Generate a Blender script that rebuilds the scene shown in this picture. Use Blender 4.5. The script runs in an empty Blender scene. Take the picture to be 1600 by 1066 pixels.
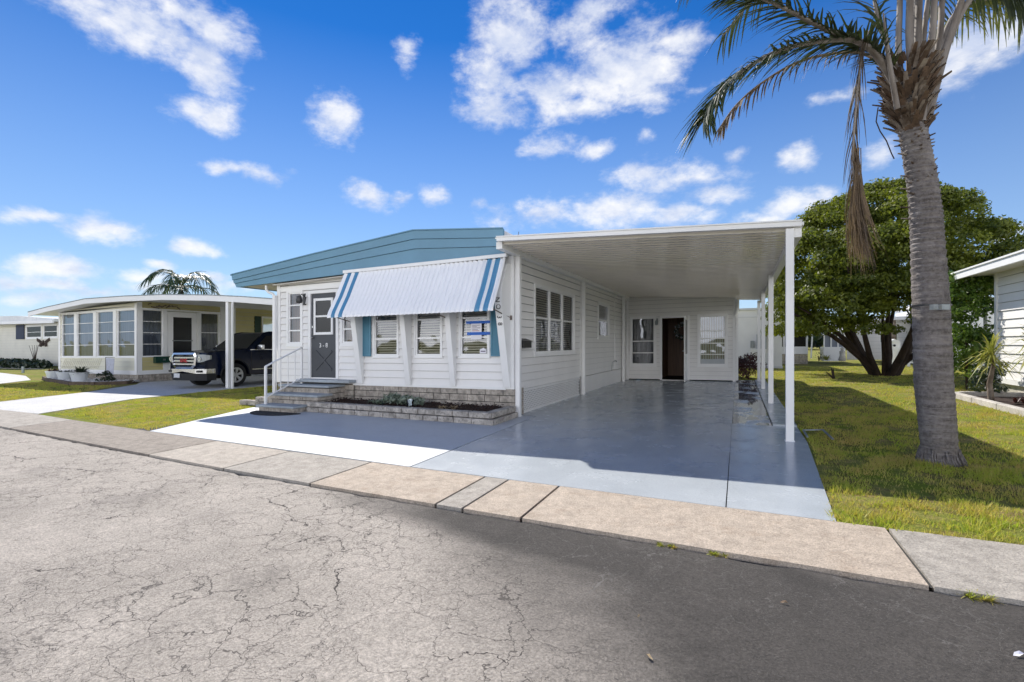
import bpy, math, random
import numpy as np
from mathutils import Vector, Matrix, noise as mnoise

# ------------------------------------------------------------------ camera, world, sun, exposure
sc = bpy.context.scene
F_PX, HOR, CAMH, YAW = 765.0, 536.0, 1.3, math.radians(24.9)
SLOPE = 0.0116                      # the whole street falls about one per cent towards the left
cam_d = bpy.data.cameras.new('camera'); cam = bpy.data.objects.new('camera', cam_d)
sc.collection.objects.link(cam); sc.camera = cam
cam.location = (0, 0, CAMH); cam.rotation_euler = (math.radians(90), 0, YAW)
cam_d.sensor_width = 36; cam_d.lens = F_PX / 1600 * 36
cam_d.shift_y = (HOR - 533) / 1600.0
cam_d.clip_start = 0.05; cam_d.clip_end = 3000
sc.view_settings.view_transform = 'Standard'; sc.view_settings.look = 'None'
sc.view_settings.gamma = 1; sc.view_settings.use_curve_mapping = False
sc.view_settings.exposure = 0.82

SUN_EL, SUN_AZ = math.radians(43.8), math.radians(-45)     # azimuth clockwise from +Y
world = bpy.data.worlds.new("World"); sc.world = world; world.use_nodes = True
nt = world.node_tree; nt.nodes.clear()
def N(nt, t, **kw):
    n = nt.nodes.new(t)
    for k, v in kw.items():
        if k in n.inputs and not hasattr(n, k): n.inputs[k].default_value = v
        else: setattr(n, k, v)
    return n
def vmath(nt, op, a, b=None):
    n = nt.nodes.new('ShaderNodeVectorMath'); n.operation = op
    for i, q in enumerate((a, b)):
        if q is None: continue
        if isinstance(q, (tuple, list)): n.inputs[i].default_value = q
        else: nt.links.new(q, n.inputs[i])
    return n.outputs['Value'] if op in ('LENGTH', 'DOT_PRODUCT') else n.outputs[0]
def fmath(nt, op, a, b=None, c=None, clamp=False):
    n = nt.nodes.new('ShaderNodeMath'); n.operation = op; n.use_clamp = clamp
    for i, q in enumerate((a, b, c)):
        if q is None: continue
        if isinstance(q, (int, float)): n.inputs[i].default_value = q
        else: nt.links.new(q, n.inputs[i])
    return n.outputs[0]
def mixc(nt, fac, a, b, mode='MIX'):
    n = nt.nodes.new('ShaderNodeMix'); n.data_type = 'RGBA'; n.blend_type = mode
    for s, q in ((n.inputs[0], fac), (n.inputs[6], a), (n.inputs[7], b)):
        if isinstance(q, (int, float)): s.default_value = q
        elif isinstance(q, (tuple, list)): s.default_value = (*q[:3], 1)
        else: nt.links.new(q, s)
    return n.outputs[2]
def noise(nt, vec, scale, detail=4, rough=.55, dist=0, out='Fac'):
    n = nt.nodes.new('ShaderNodeTexNoise'); n.inputs['Scale'].default_value = scale
    n.inputs['Detail'].default_value = detail; n.inputs['Roughness'].default_value = rough
    n.inputs['Distortion'].default_value = dist
    if vec is not None: nt.links.new(vec, n.inputs['Vector'])
    return n.outputs[out]
def ramp(nt, fac, stops):
    n = nt.nodes.new('ShaderNodeValToRGB'); cr = n.color_ramp
    while len(cr.elements) < len(stops): cr.elements.new(.5)
    for e, (p, c) in zip(cr.elements, stops):
        e.position = p; e.color = (*c[:3], 1) if isinstance(c, (tuple, list)) else (c, c, c, 1)
    nt.links.new(fac, n.inputs[0]); return n.outputs[0]

def build_world():
    sky = N(nt, 'ShaderNodeTexSky', sky_type='NISHITA'); sky.sun_disc = False
    sky.sun_elevation = SUN_EL; sky.sun_rotation = SUN_AZ
    sky.air_density = 1.0; sky.dust_density = 0.0; sky.ozone_density = 4.0
    hs = N(nt, 'ShaderNodeHueSaturation'); hs.inputs['Hue'].default_value = .511
    hs.inputs['Saturation'].default_value = SKY_SAT; hs.inputs['Value'].default_value = SKY_VAL
    nt.links.new(sky.outputs[0], hs.inputs['Color'])
    tc = N(nt, 'ShaderNodeTexCoord'); d = vmath(nt, 'NORMALIZE', tc.outputs['Generated'])
    sp = N(nt, 'ShaderNodeSeparateXYZ'); nt.links.new(d, sp.inputs[0])
    az = fmath(nt, 'ARCTAN2', sp.outputs[0], sp.outputs[1]); el = fmath(nt, 'ARCSINE', sp.outputs[2])
    cb = N(nt, 'ShaderNodeCombineXYZ'); nt.links.new(az, cb.inputs[0]); nt.links.new(el, cb.inputs[1])
    wob = noise(nt, d, 9, 3, .6, 0, 'Color')
    w2 = vmath(nt, 'SCALE', vmath(nt, 'SUBTRACT', wob, (.5, .5, .5))); w2.node.inputs['Scale'].default_value = .07
    pos = vmath(nt, 'ADD', cb.outputs[0], vmath(nt, 'MULTIPLY', w2, (1, .8, 0)))
    best = None
    for px, py, rx, ry, wt in CLOUDS:
        u, v = (px - 800) / F_PX, (HOR - py) / F_PX
        a = math.atan(u) - YAW; r = math.hypot(1, u); e = math.atan2(v, r)
        ra = (rx / F_PX) / (1 + u * u); re = (ry / F_PX) / r / (1 + (v / r) ** 2)
        q = vmath(nt, 'LENGTH', vmath(nt, 'MULTIPLY', vmath(nt, 'SUBTRACT', pos, (a, e, 0)), (1 / ra, 1 / re, 0)))
        m = fmath(nt, 'MULTIPLY_ADD', q, -wt, wt)
        best = m if best is None else fmath(nt, 'MAXIMUM', best, m)
    # scattered clouds elsewhere in the sky, behind the viewer
    far = fmath(nt, 'MULTIPLY_ADD', noise(nt, d, 2.2, 3, .5), 3.0, -1.75)
    back = fmath(nt, 'LESS_THAN', vmath(nt, 'DOT_PRODUCT', d, (-.421, .907, 0)), .2)
    best = fmath(nt, 'MAXIMUM', best, fmath(nt, 'ADD', far, fmath(nt, 'MULTIPLY_ADD', back, 3.0, -3.0)))
    best = fmath(nt, 'MAXIMUM', best, -1.2)
    # billow: detail noise, flattened towards the horizon
    fl = vmath(nt, 'MULTIPLY', d, (1, 1, 1.7))
    n1 = noise(nt, fl, 10, 9, .62, .2); n2 = noise(nt, fl, 28, 8, .65)
    dens = fmath(nt, 'ADD', best, fmath(nt, 'MULTIPLY_ADD', n1, 3.0, -1.16))
    dens = fmath(nt, 'ADD', dens, fmath(nt, 'MULTIPLY_ADD', n2, 1.5, -.75))
    mr = N(nt, 'ShaderNodeMapRange', interpolation_type='SMOOTHSTEP'); nt.links.new(dens, mr.inputs['Value'])
    mr.inputs['From Min'].default_value = .0; mr.inputs['From Max'].default_value = 1.55
    # light and dark of the cloud: its body is lit from the upper left, bases are greyer
    lo = vmath(nt, 'ADD', fl, (.012, -.012, -.05))
    n3 = noise(nt, lo, 10, 5, .6, .2)
    n4 = noise(nt, lo, 4, 3, .5)
    lit = fmath(nt, 'MULTIPLY_ADD', fmath(nt, 'SUBTRACT', n1, n3), 3.4, .60)
    lit = fmath(nt, 'ADD', lit, fmath(nt, 'MULTIPLY_ADD', n4, 1.6, -.8))
    lit = fmath(nt, 'SUBTRACT', lit, fmath(nt, 'MULTIPLY', fmath(nt, 'SUBTRACT', dens, .9, None, True), .35), clamp=True)
    ccol = mixc(nt, lit, (3.8, 4.2, 5.2), (5.9, 5.9, 5.95))
    hz = ramp(nt, el, [(0.0, 1.0), (.15, .62), (.55, 0.0)])
    skyc = mixc(nt, fmath(nt, 'MULTIPLY', hz, .75), hs.outputs[0], (2.9, 3.95, 5.6))
    col = mixc(nt, fmath(nt, 'MULTIPLY', mr.outputs[0], .93), skyc, ccol)
    bk = vmath(nt, 'DOT_PRODUCT', d, (.421, -.907, 0))  # added bright cloud band, unseen behind the viewer, fills the shaded house fronts
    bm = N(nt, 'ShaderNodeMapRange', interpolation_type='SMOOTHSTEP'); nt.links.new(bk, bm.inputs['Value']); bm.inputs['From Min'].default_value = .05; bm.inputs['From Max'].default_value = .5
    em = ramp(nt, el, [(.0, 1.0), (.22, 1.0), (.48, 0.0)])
    fill_bank = fmath(nt, 'MULTIPLY', fmath(nt, 'MULTIPLY', bm.outputs[0], em), ramp(nt, noise(nt, fl, 2.5, 6, .6), [(.30, .25), (.55, 1.0)]))
    col = mixc(nt, fill_bank, col, (FILL_BANK, FILL_BANK, FILL_BANK * 1.03))
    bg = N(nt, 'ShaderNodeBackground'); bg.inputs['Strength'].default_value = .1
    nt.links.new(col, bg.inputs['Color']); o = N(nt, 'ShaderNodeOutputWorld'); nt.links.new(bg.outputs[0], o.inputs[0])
    world.cycles.sampling_method = 'MANUAL'; world.cycles.sample_map_resolution = 512
SKY_SAT, SKY_VAL, FILL_BANK = 1.34, .68, 19.0
CLOUDS = [(255,50,125,62,1.4),(190,20,100,48,1.2),(320,85,62,55,1.4),(335,50,60,50,1.3),(290,20,90,40,1.4),
 (328,180,52,32,1.1),(300,170,30,20,1),(525,183,38,38,1.1),(638,78,17,30,.75),(345,268,28,9,.9),(400,274,66,14,1),
 (570,300,34,19,1.1),(682,306,26,17,1.1),(632,309,20,9,.7),(745,318,12,7,.6),
 (800,50,62,75,1.4),(770,130,45,55,1.1),(780,175,60,26,1.1),(870,130,60,45,1.1),(950,105,95,65,1.5),(1000,120,75,50,1.4),(905,45,60,40,.8),(920,15,60,30,.8),
 (1060,75,45,22,.75),(900,165,70,26,1.1),(860,222,48,20,1.1),(925,232,30,14,.9),(1010,215,14,10,.6),
 (1000,275,50,26,1),(1070,285,90,28,1.15),(1120,305,60,20,1.05),(850,335,75,24,1.2),(950,328,105,30,1.3),(1060,340,60,18,1),
 (1150,241,20,11,.9),(1255,247,34,22,1.1),(1370,243,34,26,1.1),(1240,318,60,26,1.2),(1200,340,55,18,1),(1290,305,35,22,1),
 (1520,70,90,50,1.3),(1480,110,55,36,1.1),(1590,50,60,40,1.2),(1580,365,36,13,1),(1320,150,50,10,.5),(1100,140,30,10,.5),
 (70,340,66,15,1.15),(160,362,86,22,1.3),(50,405,30,6,.5),(105,415,80,19,1.2),(310,389,38,14,1.1),(258,411,26,11,1.1),(20,438,40,16,1.1),(90,440,60,16,.85),
 (150,450,80,14,.9),(60,462,60,14,.9),(215,430,46,12,.95),(330,434,46,13,1.1),(230,448,70,16,.85),(370,450,60,14,.9)]
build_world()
sl = bpy.data.lights.new('sun', 'SUN'); sl.energy = 3.6; sl.angle = math.radians(.53); sl.color = (1, .94, .85)
sun = bpy.data.objects.new('sun', sl); sc.collection.objects.link(sun)
sd = Vector((math.sin(SUN_AZ) * math.cos(SUN_EL), math.cos(SUN_AZ) * math.cos(SUN_EL), math.sin(SUN_EL)))
sun.rotation_euler = sd.to_track_quat('Z', 'Y').to_euler(); sun.location = (-10, 20, 25)

# ------------------------------------------------------------------ geometry helpers
rnd = random.Random(7)
def tilt(x): return SLOPE * max(-60.0, min(60.0, x))
def at(px, py, d):      # a point d metres in front of the viewer, along the sight line through the pixel
    c, s = math.cos(YAW), math.sin(YAW); u = (px - 800) / F_PX * d
    return Vector((u * c - d * s, u * s + d * c, CAMH + (HOR - py) / F_PX * d))
ORG = {}
class MB:
    def __init__(s, t=True): s.v = []; s.f = []; s.m = []; s.t = t
    def add(s, vs, fs, m=0):
        o = len(s.v); s.v += [tuple(v) for v in vs]; s.f += [tuple(i + o for i in f) for f in fs]; s.m += [m] * len(fs); return s
    def quad(s, a, b, c, d, m=0): return s.add((a, b, c, d), ((0, 1, 2, 3),), m)
    def box(s, x0, x1, y0, y1, z0, z1, m=0):
        return s.add([(x0,y0,z0),(x1,y0,z0),(x1,y1,z0),(x0,y1,z0),(x0,y0,z1),(x1,y0,z1),(x1,y1,z1),(x0,y1,z1)],
                     [(0,3,2,1),(4,5,6,7),(0,1,5,4),(1,2,6,5),(2,3,7,6),(3,0,4,7)], m)
    def fbox(s, F, u0, u1, n0, n1, z0, z1, m=0):
        P = [F(u, n, z) for z in (z0, z1) for (u, n) in ((u0,n0),(u1,n0),(u1,n1),(u0,n1))]
        return s.add(P, [(0,3,2,1),(4,5,6,7),(0,1,5,4),(1,2,6,5),(2,3,7,6),(3,0,4,7)], m)
    def prism(s, poly, d, m=0):     # polygon (3-d points) swept by vector d
        n = len(poly); q = [tuple(Vector(p) + Vector(d)) for p in poly]
        return s.add(list(poly) + q, [tuple(range(n - 1, -1, -1)), tuple(range(n, 2 * n))] + [(i, (i + 1) % n, n + (i + 1) % n, n + i) for i in range(n)], m)
    def bar(s, p, q, w, h=None, m=0, up=(0,0,1)):
        h = h or w; p = Vector(p); q = Vector(q); a = (q - p).normalized(); u = Vector(up)
        if abs(a.dot(u)) > .98: u = Vector((0, 1, 0))
        r = a.cross(u).normalized() * w / 2; t = r.cross(a).normalized() * h / 2
        return s.prism([p - r - t, p + r - t, p + r + t, p - r + t], q - p, m)
    def tube(s, pts, rad, n=8, m=0, cap=True):
        pts = [Vector(p) for p in pts]
        if not isinstance(rad, (list, tuple)): rad = [rad] * len(pts)
        rings = []; prev = None
        for i, p in enumerate(pts):
            a = (pts[min(i + 1, len(pts) - 1)] - pts[max(i - 1, 0)]).normalized()
            if prev is None: prev = a.orthogonal().normalized()
            r = (prev - a * prev.dot(a)).normalized(); prev = r; t = a.cross(r)
            rings.append([p + (r * math.cos(2 * math.pi * k / n) + t * math.sin(2 * math.pi * k / n)) * rad[i] for k in range(n)])
        vs = [v for r in rings for v in r]; fs = []
        for i in range(len(pts) - 1):
            for k in range(n): fs.append((i*n+k, i*n+(k+1)%n, (i+1)*n+(k+1)%n, (i+1)*n+k))
        if cap: fs += [tuple(range(n - 1, -1, -1)), tuple((len(pts) - 1) * n + k for k in range(n))]
        return s.add(vs, fs, m)
    def disc(s, c, axis, r0, r1, w, n=20, m=0):   # ring/cylinder about an axis, r0 inner (0 = solid)
        c = Vector(c); a = Vector(axis).normalized(); e = a.orthogonal().normalized(); g = a.cross(e); vs = []
        for k in range(n):
            q = e * math.cos(2*math.pi*k/n) + g * math.sin(2*math.pi*k/n)
            vs += [c + q*r1 - a*w/2, c + q*r1 + a*w/2, c + q*max(r0,1e-4) + a*w/2, c + q*max(r0,1e-4) - a*w/2]
        fs = []
        for k in range(n):
            j = (k + 1) % n
            for i in range(4): fs.append((k*4+i, j*4+i, j*4+(i+1)%4, k*4+(i+1)%4))
        return s.add(vs, fs, m)
    def lathe(s, c, prof, n=20, m=0):
        vs = [(c[0] + r*math.cos(2*math.pi*k/n), c[1] + r*math.sin(2*math.pi*k/n), c[2] + z) for r, z in prof for k in range(n)]
        fs = [(i*n+k, i*n+(k+1)%n, (i+1)*n+(k+1)%n, (i+1)*n+k) for i in range(len(prof)-1) for k in range(n)]
        return s.add(vs, fs, m)
    def build(s, name, mats, parent=None, smooth=None, bevel=None, origin=None):
        me = bpy.data.meshes.new(name)
        o0 = ORG.get(parent.name, Vector()) if parent else (Vector(origin) if origin else Vector())
        vs = [(x - o0.x, y - o0.y, (z + tilt(x) if s.t else z) - o0.z) for x, y, z in s.v]
        me.from_pydata(vs, [], s.f)
        if isinstance(mats, str): mats = [mats]
        for k in mats: me.materials.append(M[k])
        if len(mats) > 1: me.polygons.foreach_set('material_index', s.m)
        if smooth:
            me.polygons.foreach_set('use_smooth', [True] * len(me.polygons)); me.set_sharp_from_angle(angle=math.radians(smooth))
        me.update()
        o = bpy.data.objects.new(name, me); sc.collection.objects.link(o)
        if parent: o.parent = parent; ORG[o.name] = o0
        else: o.location = o0; ORG[o.name] = o0
        if bevel:
            b = o.modifiers.new('bevel', 'BEVEL'); b.width = bevel[0]; b.segments = bevel[1]; b.limit_method = 'ANGLE'; b.angle_limit = math.radians(40)
        return o
def tag(o, label, cat=None, group=None, kind=None):
    if label: o['label'] = label
    if cat: o['category'] = cat
    if group: o['group'] = group
    if kind: o['kind'] = kind
    return o
def thing(name, label, cat, loc, group=None, tilted=True):
    o = bpy.data.objects.new(name, None); sc.collection.objects.link(o)
    l = Vector(loc);
    if tilted: l.z += tilt(l.x)
    o.location = l; o.empty_display_size = .3; ORG[o.name] = l; return tag(o, label, cat, group)
def structure(o): o['kind'] = 'structure'; return o
def copy_tree(o, dloc=(0, 0, 0), rotz=None, label=None, scale=None):
    def rec(a, par):
        b = a.copy(); sc.collection.objects.link(b)
        if par: b.parent = par
        for ch in a.children: rec(ch, b)
        return b
    r = rec(o, None); r.location = o.location + Vector((dloc[0], dloc[1], dloc[2] + SLOPE * dloc[0]))
    if rotz is not None: r.rotation_euler.z = rotz
    if scale: r.scale = (scale,) * 3
    if label: r['label'] = label
    return r
def text(name, body, size, origin, right, up, mat, parent, extrude=.003):
    cu = bpy.data.curves.new(name, 'FONT'); cu.body = body; cu.size = size; cu.extrude = extrude; cu.align_x = 'CENTER'; cu.align_y = 'CENTER'
    t = bpy.data.objects.new(name, cu); sc.collection.objects.link(t)
    dg = bpy.context.evaluated_depsgraph_get(); me = bpy.data.meshes.new_from_object(t.evaluated_get(dg))
    bpy.data.objects.remove(t); me.name = name; me.materials.clear(); me.materials.append(M[mat])
    R = Vector(right).normalized(); U = Vector(up).normalized(); Nn = R.cross(U)
    mt = Matrix((R, U, Nn)).transposed().to_4x4(); og = Vector(origin); og.z += tilt(og.x)
    mt.translation = og - (ORG[parent.name] if parent else Vector()); me.transform(mt)
    o = bpy.data.objects.new(name, me); sc.collection.objects.link(o)
    if parent: o.parent = parent
    return o

# ------------------------------------------------------------------ materials
M = {}
def mat(name, col, rough=.6, var=.12, vs=3.0, bump=0.0, bs=40.0, metal=0.0, spec=.5, col2=None, aniso=(1,1,1), coat=0, dirt=None):
    m = bpy.data.materials.new(name); m.use_nodes = True; t = m.node_tree; p = t.nodes['Principled BSDF']
    tc = t.nodes.new('ShaderNodeTexCoord'); v = vmath(t, 'MULTIPLY', tc.outputs['Object'], aniso)
    n = noise(t, v, vs, 6, .6)
    c2 = col2 or tuple(c * (1 - 2.2 * var) for c in col)
    c1 = col if col2 else tuple(min(1, c * (1 + .6 * var)) for c in col)
    c = mixc(t, ramp(t, n, [(.32, 0), (.68, 1)]), c1, c2)
    if dirt:
        c = mixc(t, ramp(t, noise(t, v, dirt[1], 8, .7), [(dirt[2], 0), (min(1, dirt[2] + .16), dirt[3])]), c, dirt[0])
    if name.startswith('walk') or name in ('drive_concrete', 'concrete_edge', 'slab_pale'):      # sandy speckle of weathered concrete
        k = .25 if name == 'slab_pale' else .75
        c = mixc(t, k, c, ramp(t, noise(t, tc.outputs['Object'], 95, 3, .75), [(.36, .62), (.64, 1.30)]), 'MULTIPLY')
        c = mixc(t, k, c, ramp(t, noise(t, tc.outputs['Object'], 22, 5, .7), [(.34, .84), (.66, 1.12)]), 'MULTIPLY')
    t.links.new(c, p.inputs['Base Color'])
    p.inputs['Roughness'].default_value = rough; p.inputs['Metallic'].default_value = metal
    p.inputs['Specular IOR Level'].default_value = spec; p.inputs['Coat Weight'].default_value = coat; p.inputs['Coat Roughness'].default_value = .05
    if bump:
        b = t.nodes.new('ShaderNodeBump'); b.inputs['Strength'].default_value = min(1, bump); b.inputs['Distance'].default_value = .01 * max(1, bump)
        t.links.new(noise(t, v, bs, 5, .65), b.inputs['Height']); t.links.new(b.outputs[0], p.inputs['Normal'])
    M[name] = m; return m
mat('siding', (.80,.79,.77), .45, .03, 1.2, .15, 14, aniso=(1,1,.4), dirt=((.62,.60,.56), 2.5, .62, .5))
mat('groove_shade', (.50,.50,.50), .8, .1, 3)  # darker grey puts the shade line under each siding lap into the colour
mat('trim', (.82,.82,.81), .4, .02, 2)
mat('blue_paint', (.13,.285,.40), .45, .05, 1.5, .1, 20)
mat('shutter_blue', (.10,.26,.36), .5, .05, 3)
mat('awning_white', (.88,.89,.91), .35, .02, 1)
mat('awning_blue', (.09,.27,.46), .35, .03, 2)
mat('grey_door', (.055,.06,.07), .5, .05, 3)
mat('dark_metal', (.02,.02,.022), .35, .1, 5)
mat('rim_metal', (.50,.51,.53), .35, .03, 4, metal=.45)
mat('rust_metal', (.16,.13,.11), .5, .2, 9, metal=.3)
mat('steel', (.55,.55,.55), .3, .05, 5, metal=1)
mat('dull_steel', (.30,.33,.34), .45, .15, 8, metal=.7)
mat('chrome', (.72,.73,.75), .2, .01, 3, metal=1)
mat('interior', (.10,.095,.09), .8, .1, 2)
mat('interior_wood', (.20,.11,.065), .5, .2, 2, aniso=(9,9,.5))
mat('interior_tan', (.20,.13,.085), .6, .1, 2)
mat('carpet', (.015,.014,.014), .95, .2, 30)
mat('blind', (.62,.58,.50), .55, .03, 3)
mat('curtain', (.22,.245,.30), .85, .12, 2.5, aniso=(6,6,.3))
mat('curtain_white', (.42,.44,.47), .8, .08, 2.5, aniso=(8,8,.3))
mat('curtain_dark', (.08,.08,.085), .85, .12, 2.5, aniso=(6,6,.3))
mat('cream_siding', (.70,.68,.55), .5, .04, 1.2)
mat('yellow_siding', (.56,.50,.24), .5, .05, 1.2)
mat('beige_siding', (.66,.64,.55), .55, .04, 1.2)
mat('soffit', (.66,.63,.58), .55, .03, 1)
mat('roof_metal', (.72,.73,.73), .5, .05, 1, dirt=((.45,.45,.44), 3, .55, .6))
mat('block', (.50,.46,.41), .9, .25, 7, 1.0, 45, dirt=((.10,.09,.08), 26, .50, .8))
mat('block_face', (.47,.42,.36), .9, .25, 9, 1.0, 45, dirt=((.20,.19,.18), 22, .50, .7))
mat('mortar', (.03,.028,.026), .95, .1, 10)
mat('tread_paint', (.36,.40,.43), .55, .12, 4, .2, 60)
mat('mulch', (.035,.015,.010), .95, .5, 60, 1.0, 70)
mat('mat_rubber', (.030,.028,.027), .9, .3, 80, 1.0, 160)
mat('slab_pale', (.50,.535,.57), .42, .03, 2.2, .35, 160, dirt=((.48,.50,.53), 2.2, .52, .45))
mat('drive_concrete', (.58,.58,.57), .8, .06, 1.5, .3, 90, dirt=((.40,.40,.40), 1.3, .55, .6))
mat('joint', (.05,.05,.048), .95, .2, 30)
mat('walk_grey', (.42,.385,.335), .9, .10, 9, 1.0, 60, dirt=((.24,.22,.19), 4.5, .52, .45))
mat('walk_dirty', (.32,.28,.235), .9, .10, 9, 1.0, 60, dirt=((.20,.17,.14), 4.5, .50, .55))
mat('walk_tan', (.48,.43,.365), .9, .10, 9, 1.0, 60, dirt=((.30,.25,.20), 5.0, .53, .45))
mat('walk_peach', (.50,.42,.335), .9, .10, 9, 1.0, 60, dirt=((.33,.25,.18), 4.2, .52, .5))
mat('concrete_edge', (.55,.52,.47), .9, .15, 4, .6, 60, dirt=((.15,.14,.12), 6, .6, .8))
mat('timber_edge', (.12,.085,.06), .9, .25, 6, .6, 40)
mat('rock_white', (.66,.65,.63), .85, .2, 9, .4, 30)
mat('pot_white', (.70,.74,.78), .45, .05, 3)
mat('bark_dark', (.055,.035,.025), .95, .3, 6, 1.0, 25, aniso=(1,1,.3))
mat('slat_shadow', (.20,.19,.13), .8)
mat('dead_leaf', (.30,.21,.13), .8, .3, 5)
mat('boot', (.30,.25,.20), .85, .25, 9, .8, 30, col2=(.05,.028,.015), aniso=(1,1,.5))
mat('petiole', (.27,.24,.215), .7, .2, 6, .7, 30, col2=(.11,.085,.065), aniso=(1,1,.25))
mat('truck_paint', (.002,.006,.022), .2, .1, 2, spec=.2, coat=.12)
mat('black_plastic', (.012,.012,.013), .45, .1, 5)
mat('tyre', (.015,.015,.015), .85, .1, 20)
mat('red_emblem', (.45,.02,.02), .35, .05, 5)
mat('plate', (.60,.62,.64), .4, .15, 30)
mat('lamp_glass', (.33,.35,.37), .12, .02, 3, coat=1)
mat('green_box', (.005,.045,.030), .4, .1, 5)
mat('navy_shutter', (.02,.03,.07), .6, .1, 5)
mat('green_shutter', (.006,.035,.022), .6, .1, 5)
mat('tape_blue', (.005,.11,.50), .5, .05, 5)
mat('paper', (.76,.75,.80), .7, .02, 8)
mat('ink', (.14,.12,.18), .7, .1, 8)
mat('ink_red', (.45,.10,.12), .7, .1, 8)
mat('number_black', (.01,.01,.01), .5, .05, 8)
mat('cloth_white', (.50,.52,.60), .8, .1, 12)
mat('screen_dark', (.008,.008,.010), .25, .1, 3)
mat('grey_box', (.42,.45,.47), .5, .05, 3)
mat('straw', (.42,.32,.19), .9, .2, 20)

def leafmat(name, c1, c2, rough=.5, trans=.3, vs=2.0):
    m = bpy.data.materials.new(name); m.use_nodes = True; t = m.node_tree; p = t.nodes['Principled BSDF']; out = t.nodes['Material Output']
    tc = t.nodes.new('ShaderNodeTexCoord'); n = noise(t, tc.outputs['Object'], vs, 3, .6)
    n2 = noise(t, tc.outputs['Object'], vs * 14, 2, .6)
    c = mixc(t, ramp(t, fmath(t, 'MULTIPLY_ADD', n2, .5, fmath(t, 'MULTIPLY', n, .5)), [(.38, 0), (.62, 1)]), c1, c2)
    t.links.new(c, p.inputs['Base Color']); p.inputs['Roughness'].default_value = rough
    tr = t.nodes.new('ShaderNodeBsdfTranslucent'); t.links.new(mixc(t, 1.0, c, (1.3, 1.35, .7), 'MULTIPLY'), tr.inputs['Color'])
    mx = t.nodes.new('ShaderNodeMixShader'); mx.inputs[0].default_value = trans
    t.links.new(p.outputs[0], mx.inputs[1]); t.links.new(tr.outputs[0], mx.inputs[2]); t.links.new(mx.outputs[0], out.inputs['Surface'])
    M[name] = m; return m
leafmat('leaf_tree', (.21,.235,.020), (.045,.072,.010), .55, .4, 1.0)
leafmat('leaf_bush', (.22,.33,.05), (.055,.11,.025), .3, .3, 2.5)
leafmat('leaf_dark', (.03,.05,.02), (.012,.025,.012), .4, .2, 3)
leafmat('leaf_red', (.10,.03,.03), (.03,.012,.014), .5, .2, 3)
leafmat('leaf_yucca', (.42,.38,.09), (.16,.20,.05), .45, .3, 5)
leafmat('leaf_palm', (.06,.08,.035), (.028,.042,.018), .5, .2, 3)
leafmat('leaf_palm_yellow', (.20,.20,.05), (.07,.10,.03), .4, .2, 3)
leafmat('leaf_palm_dead', (.23,.155,.085), (.085,.06,.04), .7, .2, 6)
leafmat('leaf_hang_dead', (.12,.09,.07), (.06,.042,.03), .7, .15, 4)
leafmat('leaf_sage', (.24,.29,.24), (.13,.17,.13), .5, .2, 8)
leafmat('leaf_far_palm', (.06,.10,.05), (.03,.055,.03), .4, .2, 1)
leafmat('blade', (.31,.40,.035), (.52,.38,.14), .6, .4, 1.9)

def glass_mat(name, tint=(.9,.93,.95), refl=1.0, wob=.0):
    m = bpy.data.materials.new(name); m.use_nodes = True; t = m.node_tree; t.nodes.clear()
    out = t.nodes.new('ShaderNodeOutputMaterial'); tr = t.nodes.new('ShaderNodeBsdfTransparent'); gl = t.nodes.new('ShaderNodeBsdfGlossy')
    tr.inputs[0].default_value = (*tint, 1); gl.inputs['Roughness'].default_value = .03; gl.inputs['Color'].default_value = (.95,.97,1,1)
    lw = t.nodes.new('ShaderNodeFresnel'); lw.inputs['IOR'].default_value = 1.6
    f = fmath(t, 'MULTIPLY_ADD', lw.outputs[0], 1.5 * refl, .03 * refl, clamp=True)
    if wob:
        tc = t.nodes.new('ShaderNodeTexCoord'); b = t.nodes.new('ShaderNodeBump'); b.inputs['Strength'].default_value = wob; b.inputs['Distance'].default_value = .02
        t.links.new(noise(t, tc.outputs['Object'], 2.2, 1), b.inputs['Height']); t.links.new(b.outputs[0], gl.inputs['Normal'])
    mx = t.nodes.new('ShaderNodeMixShader'); t.links.new(f, mx.inputs[0]); t.links.new(tr.outputs[0], mx.inputs[1]); t.links.new(gl.outputs[0], mx.inputs[2])
    t.links.new(mx.outputs[0], out.inputs[0]); M[name] = m
glass_mat('glass', wob=.3); glass_mat('glass_screen', (.45,.47,.52), 1.2, .3); glass_mat('glass_tint', (.04,.06,.05), .6)

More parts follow.
